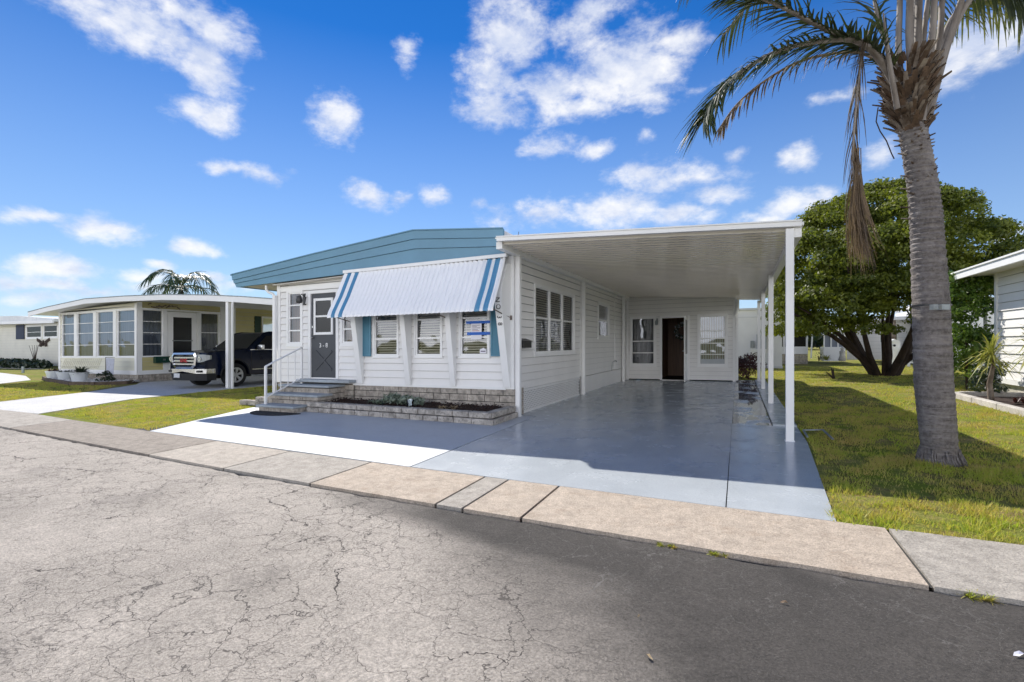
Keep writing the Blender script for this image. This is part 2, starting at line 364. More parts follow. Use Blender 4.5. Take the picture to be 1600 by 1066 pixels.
def painted_slab():
    m = bpy.data.materials.new('slab_blue'); m.use_nodes = True; t = m.node_tree; p = t.nodes['Principled BSDF']
    tc = t.nodes.new('ShaderNodeTexCoord'); v = tc.outputs['Object']
    c = mixc(t, ramp(t, noise(t, v, 1.3, 5, .6), [(.35, 0), (.68, 1)]), (.46,.50,.53), (.39,.43,.46))
    c = mixc(t, ramp(t, noise(t, v, 85, 3, .7), [(.50, 0), (.72, .45)]), c, (.62,.64,.66)); c = mixc(t, ramp(t, noise(t, v, 60, 4, .75), [(.52, 0), (.70, .35)]), c, (.24,.26,.29))
    c = mixc(t, ramp(t, noise(t, vmath(t, 'MULTIPLY', v, (1, .35, 1)), 3.1, 6, .7), [(.54, 0), (.70, .35)]), c, (.25,.27,.30))
    t.links.new(c, p.inputs['Base Color'])
    t.links.new(ramp(t, noise(t, v, 2.4, 4, .6), [(.35, .16), (.65, .30)]), p.inputs['Roughness'])
    b = t.nodes.new('ShaderNodeBump'); b.inputs['Strength'].default_value = .25; b.inputs['Distance'].default_value = .004
    t.links.new(noise(t, v, 55, 4, .6), b.inputs['Height']); t.links.new(b.outputs[0], p.inputs['Normal']); p.inputs['Specular IOR Level'].default_value = .34; M['slab_blue'] = m
    # wet strip: the same paint, with dirt and standing water
    m = bpy.data.materials.new('slab_wet'); m.use_nodes = True; t = m.node_tree; p = t.nodes['Principled BSDF']
    tc = t.nodes.new('ShaderNodeTexCoord'); v = vmath(t, 'MULTIPLY', tc.outputs['Object'], (1, .8, 1)); n = noise(t, v, 1.7, 5, .62, .6)
    c = mixc(t, ramp(t, n, [(.42, 0), (.56, 1)]), (.46,.49,.52), (.20,.205,.20))
    c = mixc(t, ramp(t, noise(t, v, 6, 6, .7), [(.5, 0), (.7, .7)]), c, (.30,.30,.29))
    t.links.new(c, p.inputs['Base Color']); t.links.new(ramp(t, n, [(.44, .32), (.50, .03)]), p.inputs['Roughness'])
    b = t.nodes.new('ShaderNodeBump'); b.inputs['Distance'].default_value = .004
    t.links.new(ramp(t, n, [(.44, .4), (.50, 0)]), b.inputs['Strength'])
    t.links.new(noise(t, v, 45, 4, .6), b.inputs['Height']); t.links.new(b.outputs[0], p.inputs['Normal']); M['slab_wet'] = m
painted_slab()

def asphalt():
    m = bpy.data.materials.new('asphalt'); m.use_nodes = True; t = m.node_tree; p = t.nodes['Principled BSDF']
    tc = t.nodes.new('ShaderNodeTexCoord'); v = tc.outputs['Object']; sp = N(t, 'ShaderNodeSeparateXYZ'); t.links.new(v, sp.inputs[0])
    # old bleached paving on the left, newer darker paving towards the right and along the kerb
    wx = fmath(t, 'MULTIPLY_ADD', noise(t, v, .8, 5, .6), 1.6, -.8)
    edge = fmath(t, 'ADD', fmath(t, 'MULTIPLY_ADD', sp.outputs[1], .95, sp.outputs[0]), wx)
    kb = fmath(t, 'MULTIPLY_ADD', sp.outputs[0], .055, sp.outputs[1])      # strip beside the kerb
    kb = fmath(t, 'MULTIPLY', fmath(t, 'SUBTRACT', kb, 2.75), 3.5, clamp=True)
    edge = fmath(t, 'MULTIPLY_ADD', kb, 1.0, edge)
    new = N(t, 'ShaderNodeMapRange', interpolation_type='SMOOTHSTEP'); t.links.new(edge, new.inputs[0])
    new.inputs['From Min'].default_value = .2; new.inputs['From Max'].default_value = 2.2
    g = noise(t, v, 75, 4, .75); g2 = noise(t, v, 190, 3, .7); g3 = noise(t, v, 24, 5, .7); b1 = noise(t, v, .9, 5, .6); b2 = noise(t, v, 5, 6, .65)
    old = mixc(t, ramp(t, b1, [(.35, 0), (.65, 1)]), (.47,.425,.37), (.37,.335,.29))
    nw = mixc(t, ramp(t, b1, [(.35, 0), (.65, 1)]), (.088,.080,.072), (.062,.057,.052))
    c = mixc(t, new.outputs[0], old, nw)
    c = mixc(t, .8, c, ramp(t, b2, [(.3, .90), (.7, 1.08)]), 'MULTIPLY')
    c = mixc(t, .9, c, ramp(t, g, [(.34, .62), (.66, 1.38)]), 'MULTIPLY'); c = mixc(t, .8, c, ramp(t, g3, [(.32, .82), (.68, 1.16)]), 'MULTIPLY')
    c = mixc(t, ramp(t, noise(t, v, 1.7, 4, .6), [(.56, 0), (.72, .35)]), c, (.17,.155,.14))
    c = mixc(t, ramp(t, g2, [(.60, 0), (.75, .35)]), c, (.45,.43,.40))
    # cracks at three scales
    wob = vmath(t, 'SCALE', vmath(t, 'SUBTRACT', noise(t, v, 3.5, 4, .65, 0, 'Color'), (.5,.5,.5))); wob.node.inputs['Scale'].default_value = .28
    wob2 = vmath(t, 'SCALE', vmath(t, 'SUBTRACT', noise(t, v, 14, 3, .65, 0, 'Color'), (.5,.5,.5))); wob2.node.inputs['Scale'].default_value = .05
    vv = vmath(t, 'ADD', vmath(t, 'ADD', v, wob), wob2)
    def crack(scale, w, mscale, lo, hi, seed):
        vo = t.nodes.new('ShaderNodeTexVoronoi'); vo.feature = 'DISTANCE_TO_EDGE'; vo.inputs['Scale'].default_value = scale
        t.links.new(vmath(t, 'ADD', vv, (seed, seed * 1.7, 0)), vo.inputs['Vector'])
        wn = fmath(t, 'MULTIPLY', ramp(t, noise(t, vmath(t, 'ADD', v, (seed, 3, 0)), mscale, 3, .6), [(lo, 0), (hi, 1)]), w)
        return fmath(t, 'LESS_THAN', vo.outputs['Distance'], wn)
    k1 = crack(.85, .0075, 1.1, .50, .66, 3.1); k2 = crack(3.1, .016, .7, .42, .70, 7.7); k3 = crack(6.3, .024, .9, .40, .66, 1.3)
    kk = fmath(t, 'MAXIMUM', k1, fmath(t, 'MAXIMUM', fmath(t, 'MULTIPLY', k2, .78), fmath(t, 'MULTIPLY', k3, .52)))
    kc = mixc(t, ramp(t, new.outputs[0], [(.55, 0), (.85, 1)]), (.06,.052,.048), (.24,.23,.215))
    kk = fmath(t, 'MULTIPLY', kk, ramp(t, new.outputs[0], [(.5, .95), (.9, .42)]))
    c = mixc(t, kk, c, kc)
    # kerb-side dirt
    t.links.new(c, p.inputs['Base Color']); p.inputs['Roughness'].default_value = .88; p.inputs['Specular IOR Level'].default_value = .3
    b = t.nodes.new('ShaderNodeBump'); b.inputs['Strength'].default_value = 1; b.inputs['Distance'].default_value = .009
    t.links.new(fmath(t, 'SUBTRACT', fmath(t, 'ADD', g, fmath(t, 'MULTIPLY', g2, .6)), fmath(t, 'MULTIPLY', kk, 1.2)), b.inputs['Height']); t.links.new(b.outputs[0], p.inputs['Normal'])
    M['asphalt'] = m
asphalt()
def grass_mat():
    m = bpy.data.materials.new('lawn_ground'); m.use_nodes = True; t = m.node_tree; p = t.nodes['Principled BSDF']
    tc = t.nodes.new('ShaderNodeTexCoord'); v = tc.outputs['Object']
    c = mixc(t, ramp(t, noise(t, v, 1.1, 5, .65), [(.38, 0), (.6, 1)]), (.21,.27,.028), (.42,.31,.13))
    c = mixc(t, ramp(t, noise(t, v, 9, 4, .7), [(.35, 0), (.7, .8)]), c, (.15,.21,.025))
    c = mixc(t, ramp(t, noise(t, v, 2.6, 5, .7), [(.52, 0), (.64, .8)]), c, (.17,.11,.055))
    c = mixc(t, ramp(t, noise(t, v, 60, 3, .7), [(.42, 0), (.7, .6)]), c, (.055,.06,.02))
    t.links.new(c, p.inputs['Base Color']); p.inputs['Roughness'].default_value = 1; p.inputs['Specular IOR Level'].default_value = .1
    b = t.nodes.new('ShaderNodeBump'); b.inputs['Strength'].default_value = 1; b.inputs['Distance'].default_value = .03
    t.links.new(noise(t, v, 35, 4, .7), b.inputs['Height']); t.links.new(b.outputs[0], p.inputs['Normal']); M['lawn_ground'] = m
grass_mat()
def trunk_mat():
    m = bpy.data.materials.new('palm_bark'); m.use_nodes = True; t = m.node_tree; p = t.nodes['Principled BSDF']
    tc = t.nodes.new('ShaderNodeTexCoord'); v = tc.outputs['Object']; v2 = vmath(t, 'MULTIPLY', v, (1.5, 1.5, 16))
    n = noise(t, v2, 1.6, 6, .65, .4); c = mixc(t, ramp(t, n, [(.35, 0), (.65, 1)]), (.23,.205,.195), (.085,.072,.068))
    c = mixc(t, ramp(t, noise(t, v, 5, 4, .6), [(.55, 0), (.75, .6)]), c, (.40,.37,.34))
    c = mixc(t, ramp(t, noise(t, vmath(t, 'MULTIPLY', v, (3, 3, 20)), 3.2, 3, .6), [(.60, 0), (.68, .8)]), c, (.06,.045,.04))
    c = mixc(t, ramp(t, noise(t, vmath(t, 'MULTIPLY', v, (3, 3, 1.2)), 1.6, 6, .7), [(.48, 0), (.66, .65)]), c, (.075,.062,.058))
    c = mixc(t, ramp(t, noise(t, v, 30, 4, .75), [(.40, 0), (.65, .5)]), c, (.30,.275,.25))
    t.links.new(c, p.inputs['Base Color']); p.inputs['Roughness'].default_value = .9
    b = t.nodes.new('ShaderNodeBump'); b.inputs['Strength'].default_value = 1; b.inputs['Distance'].default_value = .03
    t.links.new(n, b.inputs['Height']); t.links.new(b.outputs[0], p.inputs['Normal']); M['palm_bark'] = m
trunk_mat()

# ------------------------------------------------------------------ ground, street, slabs
def sheet(name, pts, z, m):
    mb = MB(); mb.add([(x, y, z) for x, y in pts], [tuple(range(len(pts)))]); return structure(mb.build(name, m))
g = MB()
xs = [-900, -60, -30, 0, 30, 60, 900]; ys = [-400, -20, 0, 30, 80, 1200]
for i in range(6):
    for j in range(5): g.quad((xs[i],ys[j],-.07),(xs[i+1],ys[j],-.07),(xs[i+1],ys[j+1],-.07),(xs[i],ys[j+1],-.07))
structure(g.build('ground', 'lawn_ground'))
CURB = [(-60,8.0),(-30,5.5),(-20,4.75),(-14,4.18),(-11.6,3.96),(-8,3.70),(-4.85,3.50),(-2.9,3.42),(-1.5,3.39),(0,3.33),(1.3,3.30),(5,3.24),(60,2.6)]
def curb_y(x):
    for (a, b), (c, d) in zip(CURB, CURB[1:]):
        if x <= c: return b + (d - b) * (x - a) / (c - a)
    return CURB[-1][1]
def walk_y(x): return curb_y(x) + (.87 if x > -6 else .87 - .0 * (x + 6))
r = MB(); n = 60
xs = [-60,-40,-30,-24,-20] + [-20 + .14*i for i in range(1, 200)] + [8.2, 20, 60]; ej = random.Random(4); pe = None
for x in xs:
    e = curb_y(x) - .012 - max(0, ej.gauss(.010, .012)); q = ((x, -9, -.03), (x, e, -.03))
    if pe: r.quad(pe[0], q[0], q[1], pe[1])
    pe = q
structure(r.build('road', 'asphalt'))
gp = MB()
for i in range(len(CURB) - 1):
    a, b = CURB[i], CURB[i+1]; gp.box(0,0,0,0,0,0) if False else gp.quad((a[0], a[1]-.10, -.045), (b[0], b[1]-.10, -.045), (b[0], b[1]+.03, -.045), (a[0], a[1]+.03, -.045))
structure(gp.build('gutter_gap', 'joint'))
PAN = [(-60,'walk_grey'),(-34,'walk_grey'),(-22,'walk_grey'),(-14.2,'walk_grey'),(-11.2,'walk_dirty'),(-6.65,'walk_tan'),(-5.1,'walk_grey'),(-3.75,'walk_peach'),(-2.28,'walk_grey'),(-2.02,'walk_peach'),(-1.5,'walk_peach'),(.93,'walk_grey'),(6,'walk_grey'),(14,'walk_grey'),(60,None)]
# joints: x at the kerb, leaning slightly as laid
wm = ['walk_grey','walk_dirty','walk_tan','walk_peach','joint']; wk = MB()
for (xa, m_), (xb, _) in zip(PAN, PAN[1:]):
    mi = wm.index(m_); k = max(1, int((xb - xa) / 2)) if xb - xa < 20 else 8
    for i in range(k):
        u0 = xa + (xb - xa) * i / k; u1 = xa + (xb - xa) * (i + 1) / k
        if i == 0: u0 += .012
        if i == k - 1: u1 -= .012
        P = [(u0, curb_y(u0)), (u1, curb_y(u1)), (u1, walk_y(u1)), (u0, walk_y(u0))]
        b0 = [(x, y, -.065) for x, y in P]; b1 = [(P[0][0],P[0][1],-.006),(P[1][0],P[1][1],-.006),(P[2][0],P[2][1],.004),(P[3][0],P[3][1],.004)]
        wk.add(b0 + b1, [(0,3,2,1),(4,5,6,7),(0,1,5,4),(1,2,6,5),(2,3,7,6),(3,0,4,7)], mi)
structure(wk.build('sidewalk', wm))
jt = MB()
for i in range(len(CURB) - 1):
    a, b = CURB[i], CURB[i+1]; jt.quad((a[0], a[1]+.01, -.02), (b[0], b[1]+.01, -.02), (b[0], b[1]+.9, -.02), (a[0], a[1]+.9, -.02))
structure(jt.build('sidewalk_bed', 'joint'))
lw = MB()
xs = [-60,-40,-30,-24,-20,-17,-14,-11,-8,-5,-2,0,2,4,6,10,20,60]
for a, b in zip(xs, xs[1:]):
    lw.quad((a, walk_y(a), -.008), (b, walk_y(b), -.008), (b, 30, -.008), (a, 30, -.008)); lw.quad((a, 30, -.008), (b, 30, -.008), (b, 90, -.008), (a, 90, -.008))
structure(lw.build('lawn', 'lawn_ground'))
def slab(name, poly, mats, z=.006, t=.06):
    mb = MB(); mb.prism([(x, y, z - t) for x, y in poly], (0, 0, t)); return structure(mb.build(name, mats))
slab('driveway_slab', [(-8.45,4.61),(-3.22,4.32),(-3.36,8.3),(-9.9,8.3),(-9.55,7.05)], 'slab_pale')
slab('carport_slab', [(-3.20,4.32),(-.10,4.215),(-.12,18.4),(-3.9,18.4),(-3.9,8.3),(-3.345,8.25)], 'slab_blue')
slab('side_slab', [(-.09,4.213),(.635,4.19),(.80,7.4),(.80,8.6),(-.105,8.6)], 'slab_blue')
slab('wet_side_path', [(-.10,8.62),(.46,8.62),(.46,18.8),(-.12,18.8)], 'slab_wet', .004)
slab('post_strip', [(.475,8.62),(.80,8.62),(.80,18.8),(.475,18.8)], 'slab_blue', .03)
sheet('slab_joint_bed', [(-9,4.6),(.6,4.2),(.78,18),(-3.9,18)], -.004, 'joint')
slab('neighbour_driveway', [(-14.6,5.02),(-13.0,5.0),(-14.4,7.4),(-14.75,10.2),(-14.8,24),(-21.3,24),(-21.3,11.3),(-20.1,10.5),(-18.2,8.2),(-17.0,5.75),(-16.9,5.3)], 'drive_concrete', .004)
slab('far_street', [(-60,8.95),(-24.5,6.2),(-26.3,8.9),(-28.2,10.6),(-33,12.2),(-60,17.5)], 'drive_concrete', .004)

# grass blades: one object nobody could count
def in_poly(x, y, P):
    c = np.zeros(len(x), bool); j = len(P) - 1
    for i in range(len(P)):
        (xi, yi), (xj, yj) = P[i], P[j]
        c ^= ((yi > y) != (yj > y)) & (x < (xj - xi) * (y - yi) / (yj - yi + 1e-9) + xi); j = i
    return c
_rg = np.random.default_rng(5); _W = [(k, a, p) for k, a, p in zip(_rg.uniform(9, 26, 9), _rg.uniform(0, 6.28, 9), _rg.uniform(0, 6.28, 9))]
def patch(x, y): return sum(np.sin(k*(x*np.cos(a)+y*np.sin(a))+p+1.3*np.sin(k*.31*(x*np.sin(a)-y*np.cos(a)))) for k, a, p in _W)*.28 + .7*np.sin(1.9*x + 1.3*np.sin(2.1*y)) * np.sin(1.6*y + .9*np.sin(1.7*x) + 1) + .5*np.sin(4.7*x + 2*y) * np.sin(5.3*y - 1.1*x)
def blades(regions, seed):
    rg = np.random.default_rng(seed); VS = []; 
    for P, dens, h, w in regions:
        px_ = [p[0] for p in P]; py_ = [p[1] for p in P]; n = int((max(px_)-min(px_)) * (max(py_)-min(py_)) * dens)
        x = rg.uniform(min(px_), max(px_), n); y = rg.uniform(min(py_), max(py_), n); k = in_poly(x, y, P)
        q = patch(x, y); k &= rg.random(n) < np.clip(.62 + .6*q, .10, 1); x = x[k]; y = y[k]; q = q[k]; n = len(x)
        a = rg.uniform(0, 2*np.pi, n); hh = h * rg.uniform(.45, 1.15, n) * np.clip(.80 + .50*q, .35, 1.7); ww = w * rg.uniform(.6, 1.3, n)
        l = rg.normal(0, .6, (n, 2)) * hh[:, None]; z0 = SLOPE * x - .015
        A = np.stack([x - ww*np.cos(a), y - ww*np.sin(a), z0], 1); B = np.stack([x + ww*np.cos(a), y + ww*np.sin(a), z0], 1)
        C = np.stack([x + l[:, 0], y + l[:, 1], z0 + .015 + hh], 1); VS.append(np.stack([A, B, C], 1).reshape(-1, 3))
    v = np.concatenate(VS); n = len(v) // 3; me = bpy.data.meshes.new('grass')
    me.vertices.add(len(v)); me.vertices.foreach_set('co', v.ravel().astype(np.float32))
    me.loops.add(len(v)); me.loops.foreach_set('vertex_index', np.arange(len(v), dtype=np.int32))
    me.polygons.add(n); me.polygons.foreach_set('loop_start', np.arange(0, len(v), 3, dtype=np.int32))
    me.update(calc_edges=True); me.materials.append(M['blade']); o = bpy.data.objects.new('grass', me); sc.collection.objects.link(o)
    return tag(o, 'short patchy green and straw coloured lawn grass between the slabs', 'grass', kind='stuff')
blades([([(.60,4.17),(6.5,4.10),(6.5,7.0),(.82,7.0)], 4200, .040, .0052),
        ([(.82,7.0),(6.0,7.0),(4.6,12),(.82,12)], 1700, .038, .007),
        ([(.82,12),(4.6,12),(4.6,14.6),(11,19),(11,31),(-1,31),(-.1,19),(.82,19)], 500, .032, .010),
        ([(-12.8,5.15),(-8.55,4.66),(-9.6,7.1),(-10.3,8.3),(-10.6,14),(-14.6,14),(-14.6,10.2),(-14.2,7.4)], 1700, .030, .006),
        ([(-24,5.95),(-17.2,5.4),(-18.3,8.2),(-20.3,10.0),(-22.4,9.5),(-26.2,10.3),(-26,8.8)], 700, .035, .010)], 3)

# ------------------------------------------------------------------ wall helpers
def front(Y): return lambda u, n, z: (u, Y - n, z)          # faces the street
def rightw(X): return lambda u, n, z: (X + n, u, z)         # faces right
def leftw(X): return lambda u, n, z: (X - n, u, z)
def siding(mb, F, u0, u1, z0, top, holes=(), lap=.148, out=.028, m=0):
    topf = top if callable(top) else (lambda u: top)
    zmax = max(topf(u0), topf(u1), topf((u0+u1)/2)); k = 0
    while z0 + k*lap < zmax:
        a = z0 + k*lap; b = a + lap; k += 1
        zz = sorted({a, b, *[h[2] for h in holes if a < h[2] < b], *[h[3] for h in holes if a < h[3] < b]})
        for p, q in zip(zz, zz[1:]):
            iv = [(u0, u1)]
            for h in holes:
                if h[2] < q - 1e-6 and h[3] > p + 1e-6:
                    nv = []
                    for s, e in iv:
                        if h[1] <= s or h[0] >= e: nv.append((s, e)); continue
                        if h[0] > s: nv.append((s, h[0]))
                        if h[1] < e: nv.append((h[1], e))
                    iv = nv
            for s, e in iv:
                qs, qe = max(p, min(q, topf(s))), max(p, min(q, topf(e)))
                if qs <= p + 1e-6 and qe <= p + 1e-6: continue
                f = lambda z: out * (b - z) / lap
                p_ = p + .008 if p == a and q - p > .03 else p
                mb.quad(F(s, f(p_), p_), F(e, f(p_), p_), F(e, f(qe), qe), F(s, f(qs), qs), m)
                if p_ > p: mb.quad(F(s, -.012, p_), F(e, -.012, p_), F(e, out, p_), F(s, out, p_), 1); mb.quad(F(s, -.012, p-.004), F(e, -.012, p-.004), F(e, -.012, p_), F(s, -.012, p_), 1)
def ring(mb, F, u0, u1, z0, z1, w, n0, n1, m=0):
    mb.fbox(F, u0, u0+w, n0, n1, z0, z1, m); mb.fbox(F, u1-w, u1, n0, n1, z0, z1, m)
    mb.fbox(F, u0+w, u1-w, n0, n1, z1-w, z1, m); mb.fbox(F, u0+w, u1-w, n0, n1, z0, z0+w, m)
def window(par, F, u0, u1, z0, z1, hb=(), vb=(), blind='h', cas=.05, fr=.03, bw=.016, fmat='trim', glass='glass', bm='blind', step=.045, part=True, upper=None):
    w = MB(); ring(w, F, u0-cas, u1+cas, z0-cas, z1+cas, cas, -.02, .032); ring(w, F, u0, u1, z0, z1, fr, -.03, .012)
    for z in hb: w.fbox(F, u0+fr, u1-fr, -.028, .010, z-bw, z+bw)
    for u in vb: w.fbox(F, u-.03, u+.03, -.028, .022, z0+fr, z1-fr)
    w.fbox(F, u0-cas-.01, u1+cas+.01, .0, .045, z0-cas-.02, z0-cas)
    o = w.build('window', fmat, par)
    g = MB(); g.quad(F(u0+.01,-.015,z0+.01),F(u1-.01,-.015,z0+.01),F(u1-.01,-.015,z1-.01),F(u0+.01,-.015,z1-.01)); g.build('pane', glass, o)
    b = MB(); tz = z0 + .01
    if blind == 'h':
        z = tz; lim = z1
        while z < lim:
            j = rnd.uniform(-.003, .003); b.quad(F(u0+.02,-.09+.012,z+j-.012), F(u1-.02,-.09+.012,z+j-.012), F(u1-.02,-.09-.012,z+j+.014), F(u0+.02,-.09-.012,z+j+.014)); z += step
        for u in (u0+.08, u1-.08): b.fbox(F, u-.002, u+.002, -.076, -.074, z0, z1)
    elif blind == 'v':
        u = u0+.02; k = 0
        while u < u1-.02:
            b.quad(F(u,-.09,z0+.02),F(u+.055,-.12+.01*(k%3),z0+.02),F(u+.055,-.12+.01*(k%3),z1-.02),F(u,-.09,z1-.02)); u += .075; k += 1
    elif blind == 'c':
        n_ = max(4, int((u1-u0)/.07)); P = [(u0 + (u1-u0)*i/n_, -.10-.025*(i % 2)) for i in range(n_+1)]
        for (a, na), (c, nc) in zip(P, P[1:]): b.quad(F(a,na,z0),F(c,nc,z0),F(c,nc,z1),F(a,na,z1))
    if b.v: b.build('curtain' if blind == 'c' else 'blind', bm, o)
    return o
def boxes(name, m, par, lst, F=None, **k):
    for a in lst:
        b = MB(); (b.fbox(F, *a) if F else b.box(*a)); b.build(name, m, par, **k)
def brick_wall(mb, F, u0, u1, z0, z1, n0, n1, bl=.34, ch=.105, jit=.004, seed=1, m=0, gap=.013):
    rr = random.Random(seed); k = 0; z = z0
    while z < z1 - .01:
        h = min(ch, z1 - z); u = u0 - (bl/2 if k % 2 else 0)
        while u < u1:
            L = bl * rr.uniform(.85, 1.1); a, b = max(u, u0), min(u + L, u1)
            if u1 - b < .13: b = u1; L = u1 - u + .01
            if b - a > .03:
                o = rr.uniform(-jit, jit)
                mb.fbox(F, a + gap/2, b - gap/2, n0, n1 + o, z + gap/2, z + h - gap/2, m)
            u += L
        z += h; k += 1

# ------------------------------------------------------------------ the main mobile home
FW = front(8.1); SW = rightw(-3.75)
home = thing('mobile_home', 'white sided mobile home with blue roof fascia, striped awning and grey front door', 'house', (-6.7, 12, 0))
wins = {'slim': (-9.44,-9.05,1.40,2.56), 'small': (-7.80,-7.50,1.39,2.3), 'a': (-6.93,-6.33,1.12,2.25), 'b': (-5.88,-5.28,1.12,2.25), 'c': (-4.84,-4.24,1.12,2.25)}
door = (-8.73,-7.98,.63,2.50)
sg = MB(); hl = [(*w[:2], *w[2:]) for w in wins.values()] + [door]
hometop = lambda x: 2.72 + (x + 10.9) * .028
siding(sg, FW, -9.75, -3.75, .51, hometop, hl)
side_w = (9.16, 11.72, 1.14, 2.50); side_s = (14.05, 15.28, 1.54, 2.50)
siding(sg, SW, 8.1, 18.0, .46, 3.25, [side_w, side_s])
sg.build('siding', ['siding','groove_shade'], home)
for F_, a_, b_, c_, d_ in ((leftw(-9.75), 8.1, 20.0, .51, 2.75), (lambda u, n, z: (u, 20 + n, z), -9.75, -3.75, .0, 3.0)):
    g_ = MB(); siding(g_, F_, a_, b_, c_, d_); g_.build('siding', ['siding','groove_shade'], home)
boxes('corner_trim', 'trim', home, [(-9.80, -9.70, 0, .036, .5, 2.75), (-3.86, -3.75, .003, .040, .5, 2.93)], FW)
boxes('corner_trim', 'trim', home, [(8.065, 8.16, .0, .038, .5, 3.2)], SW)
boxes('frieze_board', 'trim', home, [(-9.69, -7.5, .0, .034, 2.60, 2.71)], FW); boxes('base_trim', 'trim', home, [(-7.5, -3.87, 0, .034, .485, .53)], FW)
boxes('seam_strip', 'trim', home, [(y, y + .012, 0, .033, .47, 3.0) for y in (12.25, 16.1)], SW)
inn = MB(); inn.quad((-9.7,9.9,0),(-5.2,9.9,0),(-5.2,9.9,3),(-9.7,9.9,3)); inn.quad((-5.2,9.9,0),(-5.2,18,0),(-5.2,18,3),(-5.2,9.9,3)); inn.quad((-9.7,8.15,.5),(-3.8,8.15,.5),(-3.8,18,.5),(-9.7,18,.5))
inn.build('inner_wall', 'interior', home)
# roof body and its three-board fascia
TOP = [(-11.02,3.06),(-8.4,3.32),(-5.73,3.55),(-3.80,3.375)]
L1 = [(-11.0,2.93),(-8.4,3.165),(-5.73,3.385),(-3.80,3.215)]
L2 = [(-10.97,2.85),(-8.4,3.03),(-5.73,3.20),(-3.80,3.065)]
BOT = [(-10.92,2.76),(-8.4,2.815),(-5.73,2.88),(-3.80,2.90)]
rf = MB(); rf.prism([(x, 7.88, z - .03) for x, z in TOP] + [(x, 7.88, z + .02) for x, z in reversed(BOT)], (0, 12.4, 0)); rf.build('roof', 'roof_metal', home)
fa = MB()
for hi, lo, y in ((TOP, L1, 7.80), (L1, L2, 7.825), (L2, BOT, 7.85)):
    for i in range(3):
        g_ = .006
        P = [(hi[i][0], y, hi[i][1]-g_), (hi[i+1][0], y, hi[i+1][1]-g_), (lo[i+1][0], y, lo[i+1][1]), (lo[i][0], y, lo[i][1])]
        fa.prism(P, (0, .06, 0))
fa.prism([(-11.05,7.79,3.035),(-11.05,7.79,3.07),(-10.98,7.79,3.08),(-10.98,7.79,3.03)], (0,12.4,0))
for hi, lo, dx in ((TOP[0], L1[0], 0), (L1[0], L2[0], .02), (L2[0], BOT[0], .03)):
    fa.prism([(hi[0]+dx,7.86,hi[1]-.01),(hi[0]+dx+.05,7.86,hi[1]-.01),(lo[0]+dx+.05,7.86,lo[1]),(lo[0]+dx,7.86,lo[1])], (0,12.4,0))
for i in range(3): fa.bar((TOP[i][0], 7.80, TOP[i][1]+.004), (TOP[i+1][0], 7.80, TOP[i+1][1]+.004), .05, .02)
fa.build('fascia', 'blue_paint', home)
so = MB(); so.prism([(-10.87,7.9,2.775),(-9.75,7.9,2.785),(-9.75,7.9,2.80),(-10.87,7.9,2.79)], (0,12,0)); so.prism([(-9.75,7.9,2.74),(-3.8,7.9,2.90),(-3.8,7.9,2.915),(-9.75,7.9,2.755)], (0,.22,0)); so.build('soffit', 'soffit', home)
dsp = MB(); dsp.tube([(-10.05,7.98,2.76),(-10.05,7.98,2.66),(-9.98,7.99,2.60),(-9.86,8.0,2.56),(-9.82,8.02,2.50)], .03, 8); dsp.box(-9.86,-9.78,7.99,8.05,.12,2.52); dsp.build('downspout', 'trim', home, smooth=50)
# front skirt of split-face blocks
sk = MB(); brick_wall(sk, front(8.08), -7.46, -3.70, .0, .505, -.05, .0, .36, .127, .004, 5); brick_wall(sk, front(8.06), -9.75, -7.47, .0, .5, -.05, 0, .36, .125, .004, 6); brick_wall(sk, rightw(-3.70), 8.135, 8.5, .0, .505, -.04, .0, .30, .127, .002, 8)
sk.build('block_skirt', 'block_face', home)
mo = MB(); mo.box(-9.74,-3.715,8.09,8.2,-.02,.498); mo.box(-3.9,-3.79,8.21,18,-.02,.42); mo.box(-3.765,-3.745,12.2,17.9,0,.40); mo.build('skirt_backing', ['mortar'], home)
sp_ = MB(); sp_.box(-3.766,-3.742,12.22,17.95,0.005,.405); sp_.box(-3.77,-3.735,12.1,17.95,.405,.45); sp_.build('side_skirt', 'siding', home)
# white diagonal lattice along the carport side
la = MB(); y0, y1, z0, z1 = 8.52, 12.15, .02, .43; st = .075; zc = z1 - z0
for sgn in (1, -1):
    k = y0 - zc
    while k < y1 + zc:
        a = (k, z0) if sgn > 0 else (k, z1); b = (k + zc, z1) if sgn > 0 else (k + zc, z0)
        (ya, za), (yb, zb) = a, b; s_ = (zb - za) / (yb - ya)
        if ya < y0: za += s_ * (y0 - ya); ya = y0
        if yb > y1: zb -= s_ * (yb - y1); yb = y1
        if yb - ya > .02: la.bar((-3.745 + .004*sgn, ya, za), (-3.745 + .004*sgn, yb, zb), .007, .036, up=(1,0,0)) if False else la.prism([(-3.748+.005*sgn, ya-.018, za),(-3.748+.005*sgn, ya+.018, za),(-3.748+.005*sgn, yb+.018, zb),(-3.748+.005*sgn, yb-.018, zb)], (.005,0,0))
        k += st
la.box(-3.75,-3.732,y0-.02,y1+.02,z1-.005,z1+.03); la.box(-3.75,-3.732,y0-.02,y1+.02,-.005,z0+.012); la.build('lattice', 'trim', home)
